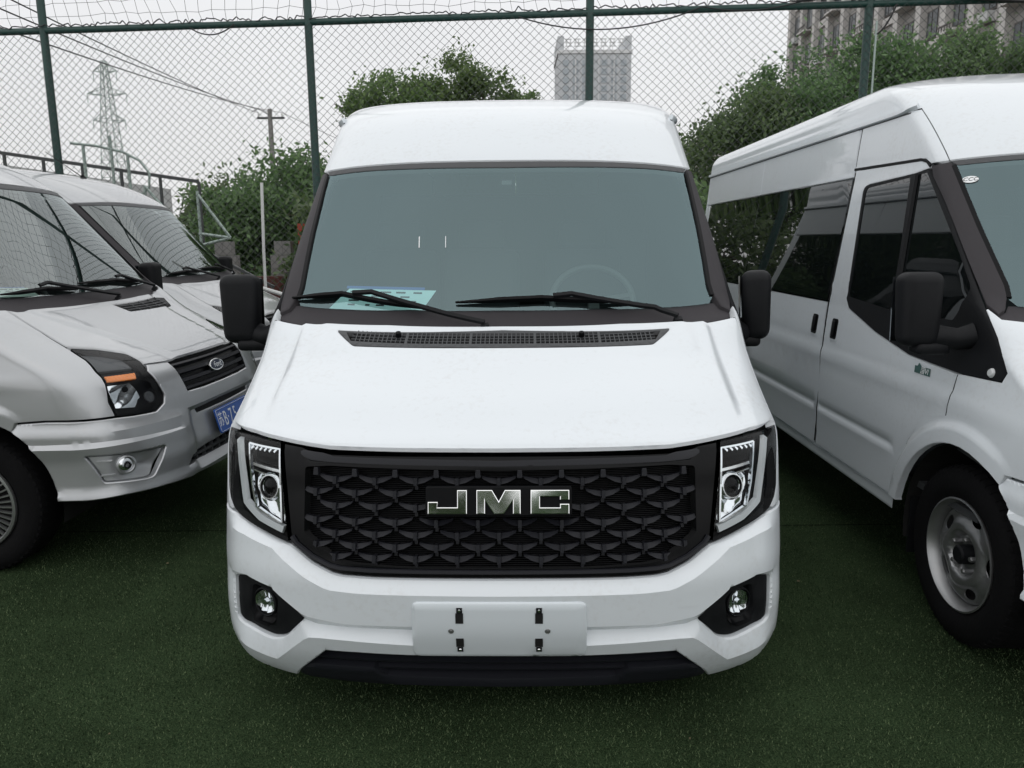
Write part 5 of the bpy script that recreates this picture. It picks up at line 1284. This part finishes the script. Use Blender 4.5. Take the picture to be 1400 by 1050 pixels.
# distant tower block with rooftop sign
tb = empty('tower_block', (25.7, 255, 0))
MB().box((0, 0, 28.5), (22, 20, 57)).build('wall', 'tower_wall', tb)
pr = MB().box((0, -.0, 57.5), (22.6, 20.6, 1.0)).build('parapet', 'tower_white', tb)
for sx in (-1, 1): MB().box((sx * 10.2, 0, 59.6), (1.9, 18, 5.2)).build('corner_fin', 'tower_wall', tb)
for k in range(7):
    s_ = MB(); x = -8.0 + k * 2.65; z = 60.2; random.seed(40 + k)
    for r in range(3): s_.box((x, -9.5, z - 1.0 + r * 1.0), (2.0, .3, .26))
    for r in range(2): s_.box((x - .5 + r * 1.0 + random.uniform(-.2, .2), -9.5, z), (.26, .28, 2.3))
    s_.box((x, -9.5, 58.6), (.2, .2, 1.4)); s_.build('sign_character', 'tower_white', tb)
random.seed(11)
win = None; strip = None
for r in range(10):
    for c in range(7):
        x = -8.7 + c * 2.9
        if c == 3: continue
        o = MB().box((0, 0, 0), (1.7, .3, 1.7)).build('window', 'tower_glass', tb) if win is None else bpy.data.objects.new('window', win)
        if win is None: win = o.data
        else: link(o, tb)
        o.location = (x, -10.03, 54.3 - r * 2.45)
for x in (-5.8, -1.2, 1.2, 5.8): MB().box((x + 0, -10.1, 28), (.35, .5, 56)).build('mullion', 'tower_white', tb)
tag(tb, 'distant grey tower block with rooftop lettering behind the middle fence post', 'building')
# apartment block at the right: flank parallel to the view
ap = empty('apartment_block', (32.0, 57, 0))
def ab(x, y, z, d, name, mat, par=None): return MB().box((x - 32, y - 57, z), d).build(name, mat, par or ap)
ab(33.6, 57, 19, (14, 40, 38), 'wall', 'apt_stone')
FX = 26.6
for k in range(14):
    y = 37.6 + k * 3.0
    if y > 77.2: continue
    ab(FX - .22, y, 19, (.44, .62, 38), 'pilaster', 'apt_light'); ab(FX - .10, y + .75, 19, (.2, .3, 38), 'pilaster', 'apt_stone')
    if k < 13:
        for r in range(3, 9):
            z = 1.2 + r * 3.0
            kind = (k * 3 + 1) % 4
            wn = ab(FX - .06, y + 1.72, z + 1.55, (.12, 1.30, 1.75), 'window', 'apt_dark')
            MB().box((FX - .135 - 32, y + 1.40 - 57, z + 1.55), (.03, .52, 1.55)).build('pane', 'apt_glass', wn); MB().box((FX - .135 - 32, y + 2.04 - 57, z + 1.55), (.03, .52, 1.55)).build('pane', 'apt_glass', wn)
            if kind in (0, 2):
                bl = ab(FX - .45, y + 1.75, z + .35, (.9, 1.75, .14), 'balcony', 'apt_light')
                ab(FX - .86, y + 1.75, z + .75, (.06, 1.75, .10), 'balcony_rail', 'apt_dark', bl)
                for q_ in range(6): ab(FX - .86, y + 1.0 + q_ * .3, z + .55, (.04, .04, .40), 'balustrade', 'apt_dark', bl)
            else:
                ab(FX - .08, y + 1.75, z + .30, (.16, 1.6, .55), 'spandrel', 'apt_light')
                if (k + r) % 3 == 0:
                    ac = ab(FX - .32, y + 1.6, z + .30, (.5, .9, .55), 'air_conditioner', 'pale_wall')
tag(ap, 'tall beige apartment block with pilasters and balconies at the upper right', 'building')
lb = MB().box((9.6, 34, 2.9), (3.6, 6, 5.8)).build('low_building', 'apt_stone'); tag(lb, 'beige building corner showing between the trees right of the middle van', 'building')

# trees on the near side of the pitch, behind the camera (mirrored in the paint and chrome)
for k, (x, y) in enumerate(((-10, -19.5), (-6.3, -20.5), (-2.4, -19.8), (1.6, -20.4), (5.4, -19.7), (9.2, -20.2))):
    tree('broadleaf_tree', 'leafy tree behind the camera, %s from the left in its row' % ('first', 'second', 'third', 'fourth', 'fifth', 'sixth')[k], (x, y, 0), 4.6, [(0, 0, 3.6, 1.5, 1.1, 1.1), (-1.0, 0, 2.4, 1.3, 1.0, 1.2), (1.0, .2, 2.5, 1.3, 1.0, 1.2), (0, 0, 1.3, 1.9, 1.0, .9)], 5000, 'leaf_dark', .14, 20 + k, 'trees behind the camera')
